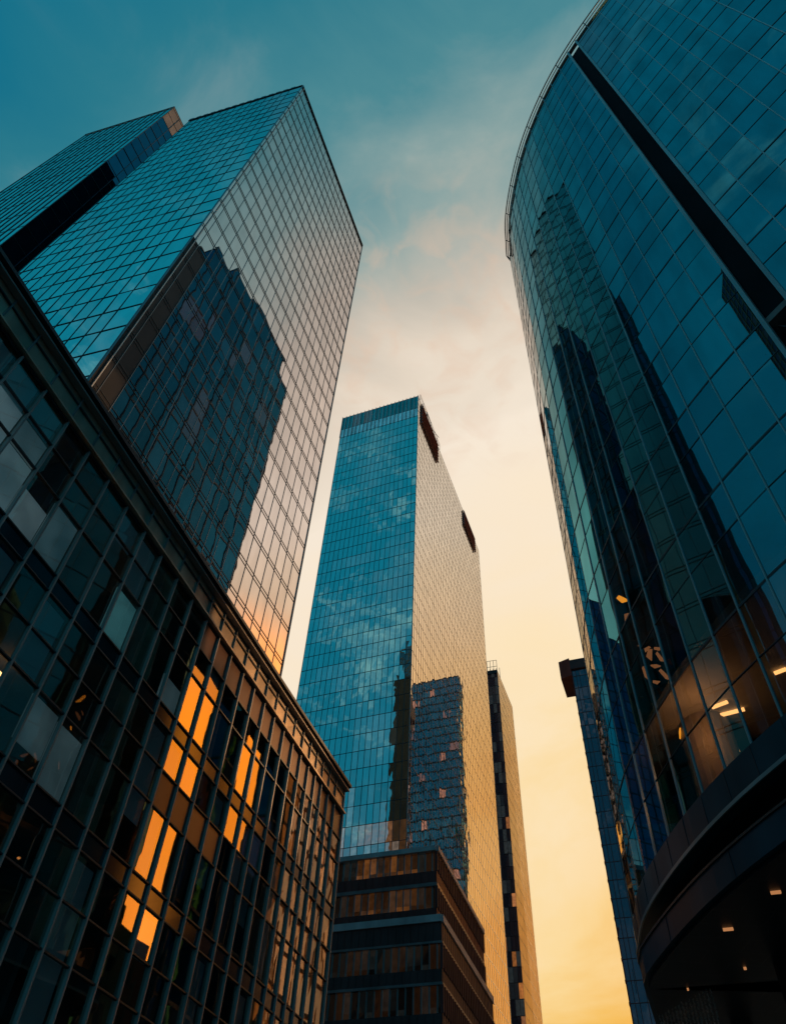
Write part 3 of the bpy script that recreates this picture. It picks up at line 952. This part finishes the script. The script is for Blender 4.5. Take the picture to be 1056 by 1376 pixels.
cv = thing('curved_tower', 'huge curved dark teal glass tower with a dark vertical slot and a ringed base', 'tower', V(on(sSlot1), -CAMZ))
pn = Panes()
MS = 1.205
left_marks = [sSlot1 + MS * k for k in range(0, int((acc[-1] - sSlot1) / MS) + 1)]
right_marks = [sSlot0 - MS * k for k in range(0, int(sSlot0 / MS) + 1)]
ZB = 15.6 * 0.7
thick = [20.65 * .7 + 4.15 * k for k in range(-1, 14)]
zz = [ZB]
for t in thick:
    for q in (t - 1.72, t):
        if ZB + 0.8 < q < H - 0.8:
            zz.append(q)
zz = sorted(zz) + [H - 0.2]
thick_set = [t for t in thick if ZB + 0.8 < t < H - 0.8]


def cv_strip(marks):
    ms = sorted(marks)
    for a, b in zip(ms, ms[1:]):
        pa, pb = on(a), on(b)
        for z0, z1 in zip(zz, zz[1:]):
            q = [V(lean(pb, z0), z0), V(lean(pa, z0), z0), V(lean(pa, z1), z1), V(lean(pb, z1), z1)]
            nn = outn((a + b) / 2); n3 = Vector((nn.x, nn.y, 0))
            tl = random.gauss(0, 0.003); tb = random.gauss(0, 0.003)
            w = (pb - pa).length / 2; h = (z1 - z0) / 2
            dd = [-tl * w - tb * h, tl * w - tb * h, tl * w + tb * h, -tl * w + tb * h]
            q = [p + n3 * x for p, x in zip(q, dd)]
            pn.add(q, G_CURVE_LOW if z1 < 23.2 else G_CURVE, rnd_tone(0, 0.15))


cv_strip(left_marks); cv_strip(right_marks)
for s in left_marks + right_marks:
    p = on(s); nn = outn(s); n3 = Vector((nn.x, nn.y, 0)); t3 = Vector((-nn.y, nn.x, 0))
    edge = s in (sSlot0, sSlot1)
    mb = MB()
    mb.bar(V(lean(p, ZB), ZB) - n3 * .04, V(lean(p, H), H - .2) - n3 * .04, t3 * (0.07 if edge else 0.022), n3 * (0.16 if edge else (0.05 if p.dot(U) > 24.5 and p.dot(N) < 3 else 0.075)))
    member('mullion', mb, M_COPING if p.dot(U) > 24.5 and p.dot(N) < 3 else M_FIN_TEAL, cv)  # limb fins get a warmer metal, painting the gold light they catch
for q in zz[1:-1]:
    hv = 0.040 if any(abs(q - t) < 1e-6 for t in thick_set) else 0.014
    for ms in (sorted(left_marks), sorted(right_marks)):
        mb = MB()
        for a, b in zip(ms, ms[1:]):
            nn = outn((a + b) / 2); n3 = Vector((nn.x, nn.y, 0))
            mb.bar(V(lean(on(a), q), q) - n3 * .03, V(lean(on(b), q), q) - n3 * .03, Vector((0, 0, hv)), n3 * 0.045)
        member('transom', mb, M_LINE, cv)
# the slot: deep, lined with dark glass and braces
ia, ib = on(sSlot0), on(sSlot1)
na = outn((sSlot0 + sSlot1) / 2)
ba, bb = ia - na * 1.4, ib - na * 1.4
mb = MB()
mb.hexa([V(lean(ba, ZB), ZB), V(lean(bb, ZB), ZB), V(lean(bb - na, ZB), ZB), V(lean(ba - na, ZB), ZB)], [V(ba, H), V(bb, H), V(bb - na, H), V(ba - na, H)])
mb.hexa([V(lean(ia, ZB), ZB), V(lean(ba, ZB), ZB), V(lean(ba, ZB), ZB) + Vector((0, 0, .01)) - Vector((uB.x, uB.y, 0)) * .1, V(lean(ia, ZB), ZB) - Vector((uB.x, uB.y, 0)) * .1],
        [V(ia, H), V(ba, H), V(ba, H) - Vector((uB.x, uB.y, 0)) * .1, V(ia, H) - Vector((uB.x, uB.y, 0)) * .1])
mb.hexa([V(lean(ib, ZB), ZB), V(lean(bb, ZB), ZB), V(lean(bb, ZB), ZB) + Vector((uB.x, uB.y, 0)) * .1, V(lean(ib, ZB), ZB) + Vector((uB.x, uB.y, 0)) * .1],
        [V(ib, H), V(bb, H), V(bb, H) + Vector((uB.x, uB.y, 0)) * .1, V(ib, H) + Vector((uB.x, uB.y, 0)) * .1])
mb.build('slot', M_SLOT, cv)
for z in [ZB + 2 + 4.15 * k for k in range(14)]:
    mb = MB()
    p, q = lean(lerp(ia, ba, .55), z), lean(lerp(ib, bb, .55), z)
    mb.bar(V(p, z), V(q, z), Vector((0, 0, 0.09)), Vector((na.x, na.y, 0)) * 0.12)
    mb.bar(V(p, z), V(q, z + 2.0), Vector((0, 0, 0.05)), Vector((na.x, na.y, 0)) * 0.09)
    mb.build('slot_brace', M_FRAME_MID, cv)
# body behind the glass
back = [on(s) - outn(s) * 5.0 for s in [i * acc[-1] / 60 for i in range(61)]]
far = [on(acc[-1]) + N * 1 - U * 20, on(0) + N * 40 + U * 10]
solid_poly = [on(s) - outn(s) * 0.30 for s in [i * acc[-1] / 60 for i in range(61)]]
mb = MB(); mb.prism((solid_poly + [on(acc[-1]) - U * 30, on(0) + N * 45])[::-1], 23.4 + CAMZ, H - 0.6 + CAMZ); mb.build('wall', M_CORE, cv)
low_poly = [on(s) - outn(s) * 5.5 for s in [i * (acc[-1] - 30) / 60 for i in range(61)]]
mb = MB(); mb.prism((low_poly + [on(acc[-1]) - U * 30, on(0) + N * 45])[::-1], 8.3 + CAMZ, 23.5 + CAMZ); mb.build('wall', M_ROOM, cv)


def ring(s0, s1, prof, name, mat, parent, n=90, joint=None):
    """sweep a closed profile [(outward offset, z)] along the plan curve"""
    mb = MB(); k = len(prof); base = 0
    ss = [lerp(s0, s1, i / n) for i in range(n + 1)]
    for s in ss:
        p = on(s); nn = outn(s)
        for o_, z in prof:
            q = lean(p, z) + nn * o_
            mb.v.append(V(q, z))
    for i in range(n):
        for j in range(k):
            j2 = (j + 1) % k
            mb.f.append((i * k + j, (i + 1) * k + j, (i + 1) * k + j2, i * k + j2)); mb.tone.append((0, 1, 0))
    mb.f.append(tuple(range(k))); mb.tone.append((0, 1, 0))
    mb.f.append(tuple(n * k + j for j in range(k - 1, -1, -1))); mb.tone.append((0, 1, 0))
    return mb.build(name, mat, parent)


E1 = acc[-1] - 1
# floor plates inside the clear storeys, with lamps
ring(1, E1, [(-0.35, 14.9), (-5.4, 14.9), (-5.4, 15.2), (-0.35, 15.2)], 'floor_slab', M_CEIL, cv)
ring(1, E1, [(-0.35, 18.9), (-5.4, 18.9), (-5.4, 19.2), (-0.35, 19.2)], 'floor_slab', M_CEIL, cv)
for a, b, wd in (((10.43, 19.66), (10.81, 19.31), .05), ((10.61, 20.15), (11.45, 19.63), .06), ((11.89, 21.96), (12.05, 21.86), .06), ((11.72, 17.81), (11.99, 17.57), .05), ((11.77, 23.07), (11.88, 23.01), .06)):
    a, b = Vector(a), Vector(b)
    sd = (b - a).normalized(); sd = Vector((-sd.y, sd.x)) * wd
    mb = MB(); mb.prism([a - sd, b - sd, b + sd, a + sd], 14.79 + CAMZ, 14.86 + CAMZ); mb.build('ceiling_lamp', L_WARM, cv)
ring(1, E1, [(-0.35, 23.0), (-5.4, 23.0), (-5.4, 23.3), (-0.35, 23.3)], 'floor_slab', M_CEIL, cv)
# added glowing chips stand in for mirrored amber; round column; added fill light
rl = random.Random(21)


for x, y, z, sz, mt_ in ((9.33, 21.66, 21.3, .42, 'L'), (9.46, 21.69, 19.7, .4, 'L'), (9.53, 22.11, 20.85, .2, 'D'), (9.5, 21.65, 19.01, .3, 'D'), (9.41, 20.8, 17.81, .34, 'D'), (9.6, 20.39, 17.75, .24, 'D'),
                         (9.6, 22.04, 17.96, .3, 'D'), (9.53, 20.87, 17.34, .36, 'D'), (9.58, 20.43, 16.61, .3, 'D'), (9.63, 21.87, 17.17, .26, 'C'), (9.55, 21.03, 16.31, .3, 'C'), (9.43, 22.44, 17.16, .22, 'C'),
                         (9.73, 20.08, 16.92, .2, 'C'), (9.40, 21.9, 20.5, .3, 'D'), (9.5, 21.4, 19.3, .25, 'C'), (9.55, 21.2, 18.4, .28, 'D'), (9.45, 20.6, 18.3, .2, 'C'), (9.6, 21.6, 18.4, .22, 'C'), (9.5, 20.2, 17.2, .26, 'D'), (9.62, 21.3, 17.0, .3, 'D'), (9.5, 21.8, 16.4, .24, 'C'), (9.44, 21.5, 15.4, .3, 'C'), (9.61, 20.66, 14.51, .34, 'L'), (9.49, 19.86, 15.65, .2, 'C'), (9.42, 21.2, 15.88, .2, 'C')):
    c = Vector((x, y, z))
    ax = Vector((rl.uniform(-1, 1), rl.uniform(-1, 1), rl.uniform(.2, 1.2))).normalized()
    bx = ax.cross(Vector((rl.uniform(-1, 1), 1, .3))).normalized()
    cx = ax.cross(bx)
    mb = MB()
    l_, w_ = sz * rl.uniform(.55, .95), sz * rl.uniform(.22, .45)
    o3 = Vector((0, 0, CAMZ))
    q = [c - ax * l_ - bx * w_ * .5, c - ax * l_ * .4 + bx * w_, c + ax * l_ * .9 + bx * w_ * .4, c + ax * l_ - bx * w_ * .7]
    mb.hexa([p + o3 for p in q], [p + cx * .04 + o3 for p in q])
    mb.build('mirrored_amber_chip' if mt_ != 'C' else 'mirrored_copper_chip', {'L': L_AMBER, 'D': L_DIM, 'C': M_MIRRORED_COPPER}[mt_], cv)  # amber and copper chips imitate broken reflections on the glass
c = Vector((10.51, 20.71, 16.0))
mb = MB(); mb.tube([Vector((c.x, c.y, 11.0 + CAMZ)), Vector((c.x, c.y, 14.9 + CAMZ))], 0.8, 20); mb.build('column', M_ROOM, cv)
lp = Vector((9.8, 19.22, 13.5))
ld = bpy.data.lights.new('atrium_fill', 'POINT'); ld.energy = 70; ld.color = (1.0, 0.45, 0.15); ld.shadow_soft_size = 0.25  # point light added to brighten wall and column; no fixture
lo = bpy.data.objects.new('atrium_fill', ld); COL.objects.link(lo); lo.location = (lp.x, lp.y, 13.9 + CAMZ)
# rings at the base
fas = ring(1, E1, [(0.10, ZB), (0.10, ZB - 0.92), (-0.25, ZB - 0.92), (-0.25, ZB)], 'fascia', M_FASCIA, cv)
ring(1, E1, [(0.16, ZB - 0.86), (0.16, ZB - 0.96), (0.11, ZB - 0.96), (0.11, ZB - 0.86)], 'fascia_trim', M_FIN_TEAL, fas)
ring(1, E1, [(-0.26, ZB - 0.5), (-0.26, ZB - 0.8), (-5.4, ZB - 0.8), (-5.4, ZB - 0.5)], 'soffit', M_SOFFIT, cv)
ring(1, E1, [(-0.9, ZB - 0.81), (-0.75, 8.9), (-1.3, 8.9), (-1.3, ZB - 0.81)], 'cove', M_COVE, cv)
_line, _acc = line, acc                                       # the canopy follows the drum, then runs straight on along the street
i_end = min(i for i, p in enumerate(line) if p.dot(U) > 24.6 and p.dot(N) < 5)
tail = line[i_end]
line = line[:i_end + 1] + [tail + U * 1.5 * k - N * 0.02 * k for k in range(1, 26)]
acc = [0.0]
for p, q in zip(line, line[1:]):
    acc.append(acc[-1] + (q - p).length)
E2 = acc[-1] - 0.5
can = ring(1, E2, [(0.62, 8.80), (0.62, 8.16), (-1.4, 8.16), (-1.4, 8.80)], 'canopy_ring', M_FASCIA, cv, n=130)
ring(1, E2, [(0.66, 8.86), (0.66, 8.80), (-0.6, 8.801), (-0.6, 8.86)], 'canopy_trim', M_COVE, can, n=130)
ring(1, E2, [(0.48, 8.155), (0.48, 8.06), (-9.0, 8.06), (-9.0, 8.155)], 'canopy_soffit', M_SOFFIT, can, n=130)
line, acc = _line, _acc
for s in left_marks[:-1:1] + right_marks:
    mb = MB()
    nn = outn(s); p = on(s); n3 = Vector((nn.x, nn.y, 0)); t3 = Vector((-nn.y, nn.x, 0))
    mb.bar(V(lean(p, ZB), ZB - .02) + n3 * .101, V(lean(p, ZB), ZB - .85) + n3 * .101, t3 * 0.012, n3 * 0.012)
    mb.build('fascia_joint', M_LINE, fas)
for s in left_marks[:-1:3] + right_marks[::3]:
    mb = MB()
    nn = outn(s); p = on(s); n3 = Vector((nn.x, nn.y, 0)); t3 = Vector((-nn.y, nn.x, 0))
    mb.bar(V(lean(p, 8), 8.17) + n3 * .621, V(lean(p, 8), 8.79) + n3 * .621, t3 * 0.015, n3 * 0.012)
    mb.build('canopy_joint', M_LINE, can)
# lobby wall, columns, perforated screen, downlights
low2 = [on(s) - outn(s) * 7.5 for s in [i * (acc[-1] - 26) / 60 for i in range(61)]]
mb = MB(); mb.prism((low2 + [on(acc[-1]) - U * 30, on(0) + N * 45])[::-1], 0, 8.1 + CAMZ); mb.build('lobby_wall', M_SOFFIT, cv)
for i, s in enumerate([sSlot1 + 6 + 5.5 * k for k in range(4)]):
    p = on(s) - outn(s) * 2.2
    mb = MB(); mb.tube([V(p, -1.6), V(p, 8.06)], 0.32, 14); mb.build('column', M_SOFFIT, cv)
t = Vector((0.93, -0.37)); nn = Vector((0.37, 0.93))
for x, y, ln in ((8.7, 19.4, .24), (9.1, 17.3, .22), (10.0, 21.7, .07), (9.0, 23.4, .05)):
    p = Vector((x, y))
    mb = MB(); mb.prism([p, p + t * ln, p + t * ln + nn * .08, p + nn * .08], 8.01 + CAMZ, 8.059 + CAMZ); mb.build('downlight', L_DIM, can)
# bead curtain hanging by the lobby
rc = random.Random(5)
mb = MB()
for i in range(16):
    for j in range(5):
        x = 8.75 + i * 0.05 + j * .05; y = 25.4 - i * 0.16 + j * .12
        for k in range(14):
            z = 7.95 - k * 0.11 + rc.uniform(-.03, .03)
            r = rc.uniform(.012, .028)
            c = Vector((x + rc.uniform(-.02, .02), y, z + CAMZ))
            n = len(mb.v)
            mb.v += [c + Vector((r, 0, 0)), c + Vector((0, r, 0)), c + Vector((-r, 0, 0)), c + Vector((0, -r, 0)), c + Vector((0, 0, r * 1.5)), c - Vector((0, 0, r * 1.5))]
            for q in ((0, 1, 4), (1, 2, 4), (2, 3, 4), (3, 0, 4), (1, 0, 5), (2, 1, 5), (3, 2, 5), (0, 3, 5)):
                mb.f.append(tuple(n + w for w in q)); mb.tone.append((0, 1, 0))
mb.build('bead_curtain', M_TAN, cv)
# roof edge: two rails on brackets and a slim glass upstand
ring(1, E1, [(0.02, H - .2), (0.02, H - .02), (-0.25, H - .02), (-0.25, H - .2)], 'parapet', M_FIN, cv)
for off, z, r, nm in ((0.26, H + 0.42, 0.05, 'roof_rail'), (0.12, H + 0.10, 0.04, 'roof_rail')):
    mb = MB(); mb.tube([V(on(lerp(1, E1, i / 120)) + outn(lerp(1, E1, i / 120)) * off, z) for i in range(121)], r); mb.build(nm, M_RAIL, cv)
for s in left_marks[1:-2:2] + right_marks[1:-2:2]:
    mb = MB()
    p = on(s); nn = outn(s)
    mb.tube([V(p, H - .1), V(p + nn * .12, H + .10), V(p + nn * .26, H + .42)], 0.035)
    mb.build('rail_bracket', M_RAIL, cv)
pn.flush(cv)

# ================================================================ unseen buildings that show in reflection, some added to shape mirrored light
def plain_tower(name, label, cat, u0, u1, n0, n1, h, mat, step, pitch, mm, mull=(0.3, 0.2), z0=-CAMZ, bld=None, faces='LNRB', tran_h=0.5, mt=None, warm=False):
    t = bld or thing(name, label, cat, V(at(u0, n0), -CAMZ))
    pn = Panes()
    c = {'L': (at(u0, n0), at(u0, n1)), 'R': (at(u1, n1), at(u1, n0)), 'N': (at(u1, n0), at(u0, n0)), 'B': (at(u0, n1), at(u1, n1))}
    for k in faces:
        a, b = c[k]
        face(t, pn, V(a, z0), V(b, z0), V(a, h), V(b, h), fr(0, (b - a).length, step), fr(0, h - z0, pitch), mat, (mull[0], mull[1], mm), (tran_h, 0.1, mt or mm), tilt=0.003,
             tone_fn=lambda s, t_: ((0, 1, random.choice((0.35, 0.5, 0.7, 1.0))) if warm is True else (0, 1, random.choice((.3, .6)) if random.random() < warm else 0) if warm else (random.choice((0, 0, 0, 0, .006)), 1 - random.random() * .3, 0.03 if random.random() < 0.05 else 0)))  # by default a few panes glow faintly, painting tan reflections
    mb = MB(); mb.prism([at(u0 + .3, n0 + .3), at(u0 + .3, n1 - .3), at(u1 - .3, n1 - .3), at(u1 - .3, n0 + .3)], z0 + CAMZ, h - .2 + CAMZ)
    mb.build('wall', M_CORE, t)
    pn.flush(t, limit=0)
    return t


NG = 40.0
gate = plain_tower('gate_tower', 'dark stepped slab tower behind the curved tower, mirrored dark in the left tower', 'tower', 64, 70, NG, NG + 8, 245, G_GATE, 6.0, 12.0, M_LINE, z0=88, faces='LN')
for u0, u1, h in ((70, 81, 259), (81, 95, 266), (95, 122, 270), (122, 128.4, 259)):
    plain_tower(None, None, None, u0, u1, NG, NG + 8, h, G_GATE, 6.0, 12.0, M_LINE, z0=88, bld=gate, faces='RNL')
plain_tower(None, None, None, 104.6, 119.5, NG + .5, NG + 3, 59, G_GATE, 6.0, 12.0, M_LINE, bld=gate, faces='N')
plain_tower(None, None, None, 96.5, 99.2, NG + .5, NG + 3, 66, G_GATE, 6.0, 12.0, M_LINE, bld=gate, faces='N')
for u0, u1 in ((64, 82), (99.2, 104.6), (119.5, 125)):  # legs and gaps shaped, unseen, so amber sky mirrors in strips
    plain_tower(None, None, None, u0, u1, NG, NG + 4, 88, G_GATE, 6.0, 12.0, M_LINE, bld=gate, faces='RNL')
plain_tower('brick_building', 'broad brick building behind the curved tower, mirrored brown in the office block', 'building', 130, 250, 42, 47, 96, G_PODIUM, 3.4, 7.0, M_BRICK, mull=(0.3, 0.1), faces='LN', tran_h=0.7, warm=True)  # unseen; window glow added so copper mirrors in the office block
plain_tower('brick_building', 'low brick building behind the slab tower, mirrored under the amber panes', 'building', 80, 101, 46, 56, 40, G_PODIUM, 5.0, 6.0, M_BRICK, mull=(3.0, 0.3), faces='LN', tran_h=3.6)
lo_b = [o for o in bpy.data.objects if o.type == 'EMPTY' and o.get('label', '').startswith('low brick')][0]
rp_ = random.Random(3)
for i in range(7):
    q = at(83 + i * 2.5, 47 + rp_.uniform(0, 6)); w_ = rp_.uniform(.4, 1.1); hh = rp_.uniform(1.5, 6)
    mb = MB(); mb.prism([q, q + N * w_ * 2, q + N * w_ * 2 + U * w_, q + U * w_], 39.5 + CAMZ, 40 + hh + CAMZ)
    if i % 2:
        mb.tube([V(q, 40 + hh - .2), V(q, 44 + hh)], 0.12)
        mb.tube([V(q - U * .9, 42.5 + hh), V(q + U * .9, 42.9 + hh)], 0.08)
    mb.build('added_roof_plant', M_FRAME, lo_b)  # unseen boxes and masts added to break the mirrored amber's lower edge
plain_tower('glass_tower', 'blue banded tower far behind the curved tower, mirrored low on the central tower flank', 'tower', 300, 305, -3, 22, 243, G_BAND, 2.6, 4.6, M_LINE, faces='LN', tran_h=0.7, warm=0.07)
plain_tower('glass_tower', 'dark tower standing behind the left tower, mirrored in the edge of the curved tower', 'tower', 222, 232, -250, -148, 262, G_GATE, 4.0, 6.0, M_LINE, faces='LB')  # added to close the bright sky gap in the curved tower's reflection
plain_tower('glass_tower', 'dark tower behind the viewer, mirrored near the corner of the central tower', 'tower', -84, -60, -124, -107, 278, G_NAVY, 3.0, 5.0, M_LINE, faces='RB')
plain_tower('stone_building', 'sandstone building behind the viewer, mirrored low in the central tower', 'building', -90, -66, -200, -128, 150, G_PODIUM, 4.0, 6.0, M_STONE, mull=(1.6, 0.4), faces='RB', tran_h=2.6)

# ================================================================ light and sky
SUN_AZ, SUN_EL = 58.5, 17.0
sun_d = bpy.data.lights.new('sun', 'SUN')
sun = bpy.data.objects.new('sun', sun_d); COL.objects.link(sun)
sun_d.energy = 2.4; sun_d.angle = R(0.53); sun_d.color = (1.0, 0.56, 0.25)
d = Vector((math.sin(R(SUN_AZ)) * math.cos(R(SUN_EL)), math.cos(R(SUN_AZ)) * math.cos(R(SUN_EL)), math.sin(R(SUN_EL))))
sun.rotation_euler = d.to_track_quat('Z', 'Y').to_euler()
sun.location = (0, 0, 400)

w = bpy.data.worlds.new("World"); scene.world = w; w.use_nodes = True
nt = w.node_tree; nt.nodes.clear()
out = node(nt, 'ShaderNodeOutputWorld'); bg = node(nt, 'ShaderNodeBackground')
tc = node(nt, 'ShaderNodeTexCoord')


def dirv(az, el):
    return (math.sin(R(az)) * math.cos(R(el)), math.cos(R(az)) * math.cos(R(el)), math.sin(R(el)))


def dot_node(az, el):
    v = node(nt, 'ShaderNodeVectorMath', operation='DOT_PRODUCT')
    nt.links.new(tc.outputs['Generated'], v.inputs[0]); v.inputs[1].default_value = dirv(az, el)
    return v.outputs['Value']


u = dot_node(25, 8)
mp = node(nt, 'ShaderNodeMapping'); mp.inputs['Scale'].default_value = (2.2, 2.2, 3.4); mp.inputs['Rotation'].default_value = (0.3, 0.2, 0.5)
nt.links.new(tc.outputs['Generated'], mp.inputs['Vector'])
cn = node(nt, 'ShaderNodeTexNoise'); cn.inputs['Scale'].default_value = 1.6; cn.inputs['Detail'].default_value = 7; cn.inputs['Roughness'].default_value = 0.55; cn.inputs['Distortion'].default_value = 0.6
nt.links.new(mp.outputs['Vector'], cn.inputs['Vector'])
# cloud veil shifts the gradient a little
cs = node(nt, 'ShaderNodeMapRange'); cs.inputs['From Min'].default_value = 0.35; cs.inputs['From Max'].default_value = 0.75
cs.inputs['To Min'].default_value = -0.04; cs.inputs['To Max'].default_value = 0.075
nt.links.new(cn.outputs['Fac'], cs.inputs['Value'])
ad = node(nt, 'ShaderNodeMath', operation='ADD'); nt.links.new(u, ad.inputs[0]); nt.links.new(cs.outputs['Result'], ad.inputs[1])
ma = node(nt, 'ShaderNodeMath', operation='MULTIPLY_ADD'); ma.inputs[1].default_value = 0.5; ma.inputs[2].default_value = 0.5
nt.links.new(ad.outputs[0], ma.inputs[0])
rp = node(nt, 'ShaderNodeValToRGB')
stops = [(-1.0, (10, 110, 140)), (-0.55, (8, 128, 160)), (-0.10, (6, 126, 152)), (0.04, (4, 108, 134)), (0.17, (36, 118, 136)), (0.29, (72, 134, 144)), (0.40, (136, 162, 160)),
         (0.50, (196, 188, 174)), (0.58, (226, 211, 192)), (0.68, (246, 231, 211)), (0.78, (249, 229, 200)), (0.88, (251, 226, 184)), (0.94, (249, 214, 148)), (0.985, (243, 190, 88)), (1.0, (240, 184, 78))]
els = rp.color_ramp.elements
while len(els) < len(stops):
    els.new(0.5)
for e_, (p, c) in zip(els, stops):
    e_.position = (p + 1) / 2; e_.color = rgb(*c)
nt.links.new(ma.outputs[0], rp.inputs['Fac'])
# deep amber round the sun itself
v = dot_node(60, 25)
mv = node(nt, 'ShaderNodeMapRange', interpolation_type='SMOOTHSTEP'); mv.inputs['From Min'].default_value = 0.950; mv.inputs['From Max'].default_value = 0.996
nt.links.new(v, mv.inputs['Value'])
mx = node(nt, 'ShaderNodeMix', data_type='RGBA'); mx.inputs['B'].default_value = (3.8, 1.05, 0.0, 1)
nt.links.new(mv.outputs['Result'], mx.inputs['Factor']); nt.links.new(rp.outputs['Color'], mx.inputs['A'])
# a wider golden wash low over the sunset side
v2 = dot_node(50, 14)
mw = node(nt, 'ShaderNodeMapRange', interpolation_type='SMOOTHSTEP'); mw.inputs['From Min'].default_value = 0.80; mw.inputs['From Max'].default_value = 0.97
nt.links.new(v2, mw.inputs['Value'])
mz = node(nt, 'ShaderNodeMix', data_type='RGBA', blend_type='MULTIPLY'); mz.inputs['B'].default_value = (1.0, 0.70, 0.36, 1)
nt.links.new(mw.outputs['Result'], mz.inputs['Factor']); nt.links.new(rp.outputs['Color'], mz.inputs['A'])
nt.links.new(mz.outputs['Result'], mx.inputs['A'])
# physical sky adds its own low sun scatter
sky = node(nt, 'ShaderNodeTexSky', sky_type='NISHITA'); sky.sun_disc = False
sky.sun_elevation = R(SUN_EL); sky.sun_rotation = R(SUN_AZ); sky.air_density = 1.5; sky.dust_density = 3
m2 = node(nt, 'ShaderNodeMix', data_type='RGBA', blend_type='ADD'); m2.inputs['Factor'].default_value = 0.006
nt.links.new(mx.outputs['Result'], m2.inputs['A']); nt.links.new(sky.outputs['Color'], m2.inputs['B'])
# thin pink cloud patches
cm = node(nt, 'ShaderNodeMapRange', interpolation_type='SMOOTHSTEP'); cm.inputs['From Min'].default_value = 0.55; cm.inputs['From Max'].default_value = 0.78; cm.inputs['To Max'].default_value = 0.30
nt.links.new(cn.outputs['Fac'], cm.inputs['Value'])
cd_ = dot_node(4, 63)                                           # one peach bank high over the middle of the street
c2 = node(nt, 'ShaderNodeMapRange', interpolation_type='SMOOTHSTEP'); c2.inputs['From Min'].default_value = 0.972; c2.inputs['From Max'].default_value = 0.999; c2.inputs['To Max'].default_value = 1.0
nt.links.new(cd_, c2.inputs['Value'])
n4 = node(nt, 'ShaderNodeTexNoise'); n4.inputs['Scale'].default_value = 9.0; n4.inputs['Detail'].default_value = 6; n4.inputs['Distortion'].default_value = 0.8
nt.links.new(mp.outputs['Vector'], n4.inputs['Vector'])
c4 = node(nt, 'ShaderNodeMapRange', interpolation_type='SMOOTHSTEP'); c4.inputs['From Min'].default_value = 0.42; c4.inputs['From Max'].default_value = 0.72; c4.inputs['To Max'].default_value = 0.35
nt.links.new(n4.outputs['Fac'], c4.inputs['Value'])
c5 = node(nt, 'ShaderNodeMath', operation='MULTIPLY'); nt.links.new(c2.outputs['Result'], c5.inputs[0]); nt.links.new(c4.outputs['Result'], c5.inputs[1])
mpk = node(nt, 'ShaderNodeMix', data_type='RGBA'); mpk.inputs['B'].default_value = rgb(226, 190, 164)
nt.links.new(c5.outputs[0], mpk.inputs['Factor']); nt.links.new(m2.outputs['Result'], mpk.inputs['A'])
m2 = mpk
m3 = node(nt, 'ShaderNodeMix', data_type='RGBA', blend_type='SCREEN'); m3.inputs['B'].default_value = rgb(150, 120, 105)
nt.links.new(cm.outputs['Result'], m3.inputs['Factor']); nt.links.new(m2.outputs['Result'], m3.inputs['A'])
# a bank of streaky pale cloud in the part of the sky behind the viewer
bk = dot_node(215, 38)
b2 = node(nt, 'ShaderNodeMapRange', interpolation_type='SMOOTHSTEP'); b2.inputs['From Min'].default_value = 0.72; b2.inputs['From Max'].default_value = 0.93
nt.links.new(bk, b2.inputs['Value'])
bm = node(nt, 'ShaderNodeMapping'); bm.inputs['Scale'].default_value = (3.0, 3.0, 13.0); bm.inputs['Rotation'].default_value = (0.12, -0.1, 0)
nt.links.new(tc.outputs['Generated'], bm.inputs['Vector'])
bn = node(nt, 'ShaderNodeTexNoise'); bn.inputs['Scale'].default_value = 2.6; bn.inputs['Detail'].default_value = 6; bn.inputs['Roughness'].default_value = 0.6; bn.inputs['Distortion'].default_value = 0.5
nt.links.new(bm.outputs['Vector'], bn.inputs['Vector'])
b3 = node(nt, 'ShaderNodeMapRange', interpolation_type='SMOOTHSTEP'); b3.inputs['From Min'].default_value = 0.50; b3.inputs['From Max'].default_value = 0.74; b3.inputs['To Max'].default_value = 0.75
nt.links.new(bn.outputs['Fac'], b3.inputs['Value'])
b4 = node(nt, 'ShaderNodeMath', operation='MULTIPLY'); nt.links.new(b2.outputs['Result'], b4.inputs[0]); nt.links.new(b3.outputs['Result'], b4.inputs[1])
b5 = node(nt, 'ShaderNodeMix', data_type='RGBA'); b5.inputs['B'].default_value = rgb(168, 200, 205)
nt.links.new(b4.outputs[0], b5.inputs['Factor']); nt.links.new(m3.outputs['Result'], b5.inputs['A'])
nt.links.new(b5.outputs['Result'], bg.inputs['Color'])
bg.inputs['Strength'].default_value = 1.0
nt.links.new(bg.outputs[0], out.inputs['Surface'])

# ================================================================ render settings
scene.render.engine = 'CYCLES'
scene.view_settings.view_transform = 'Standard'
scene.view_settings.look = 'None'
scene.view_settings.exposure = 0
scene.view_settings.gamma = 1
scene.cycles.max_bounces = 10
scene.cycles.glossy_bounces = 6
scene.cycles.transparent_max_bounces = 16
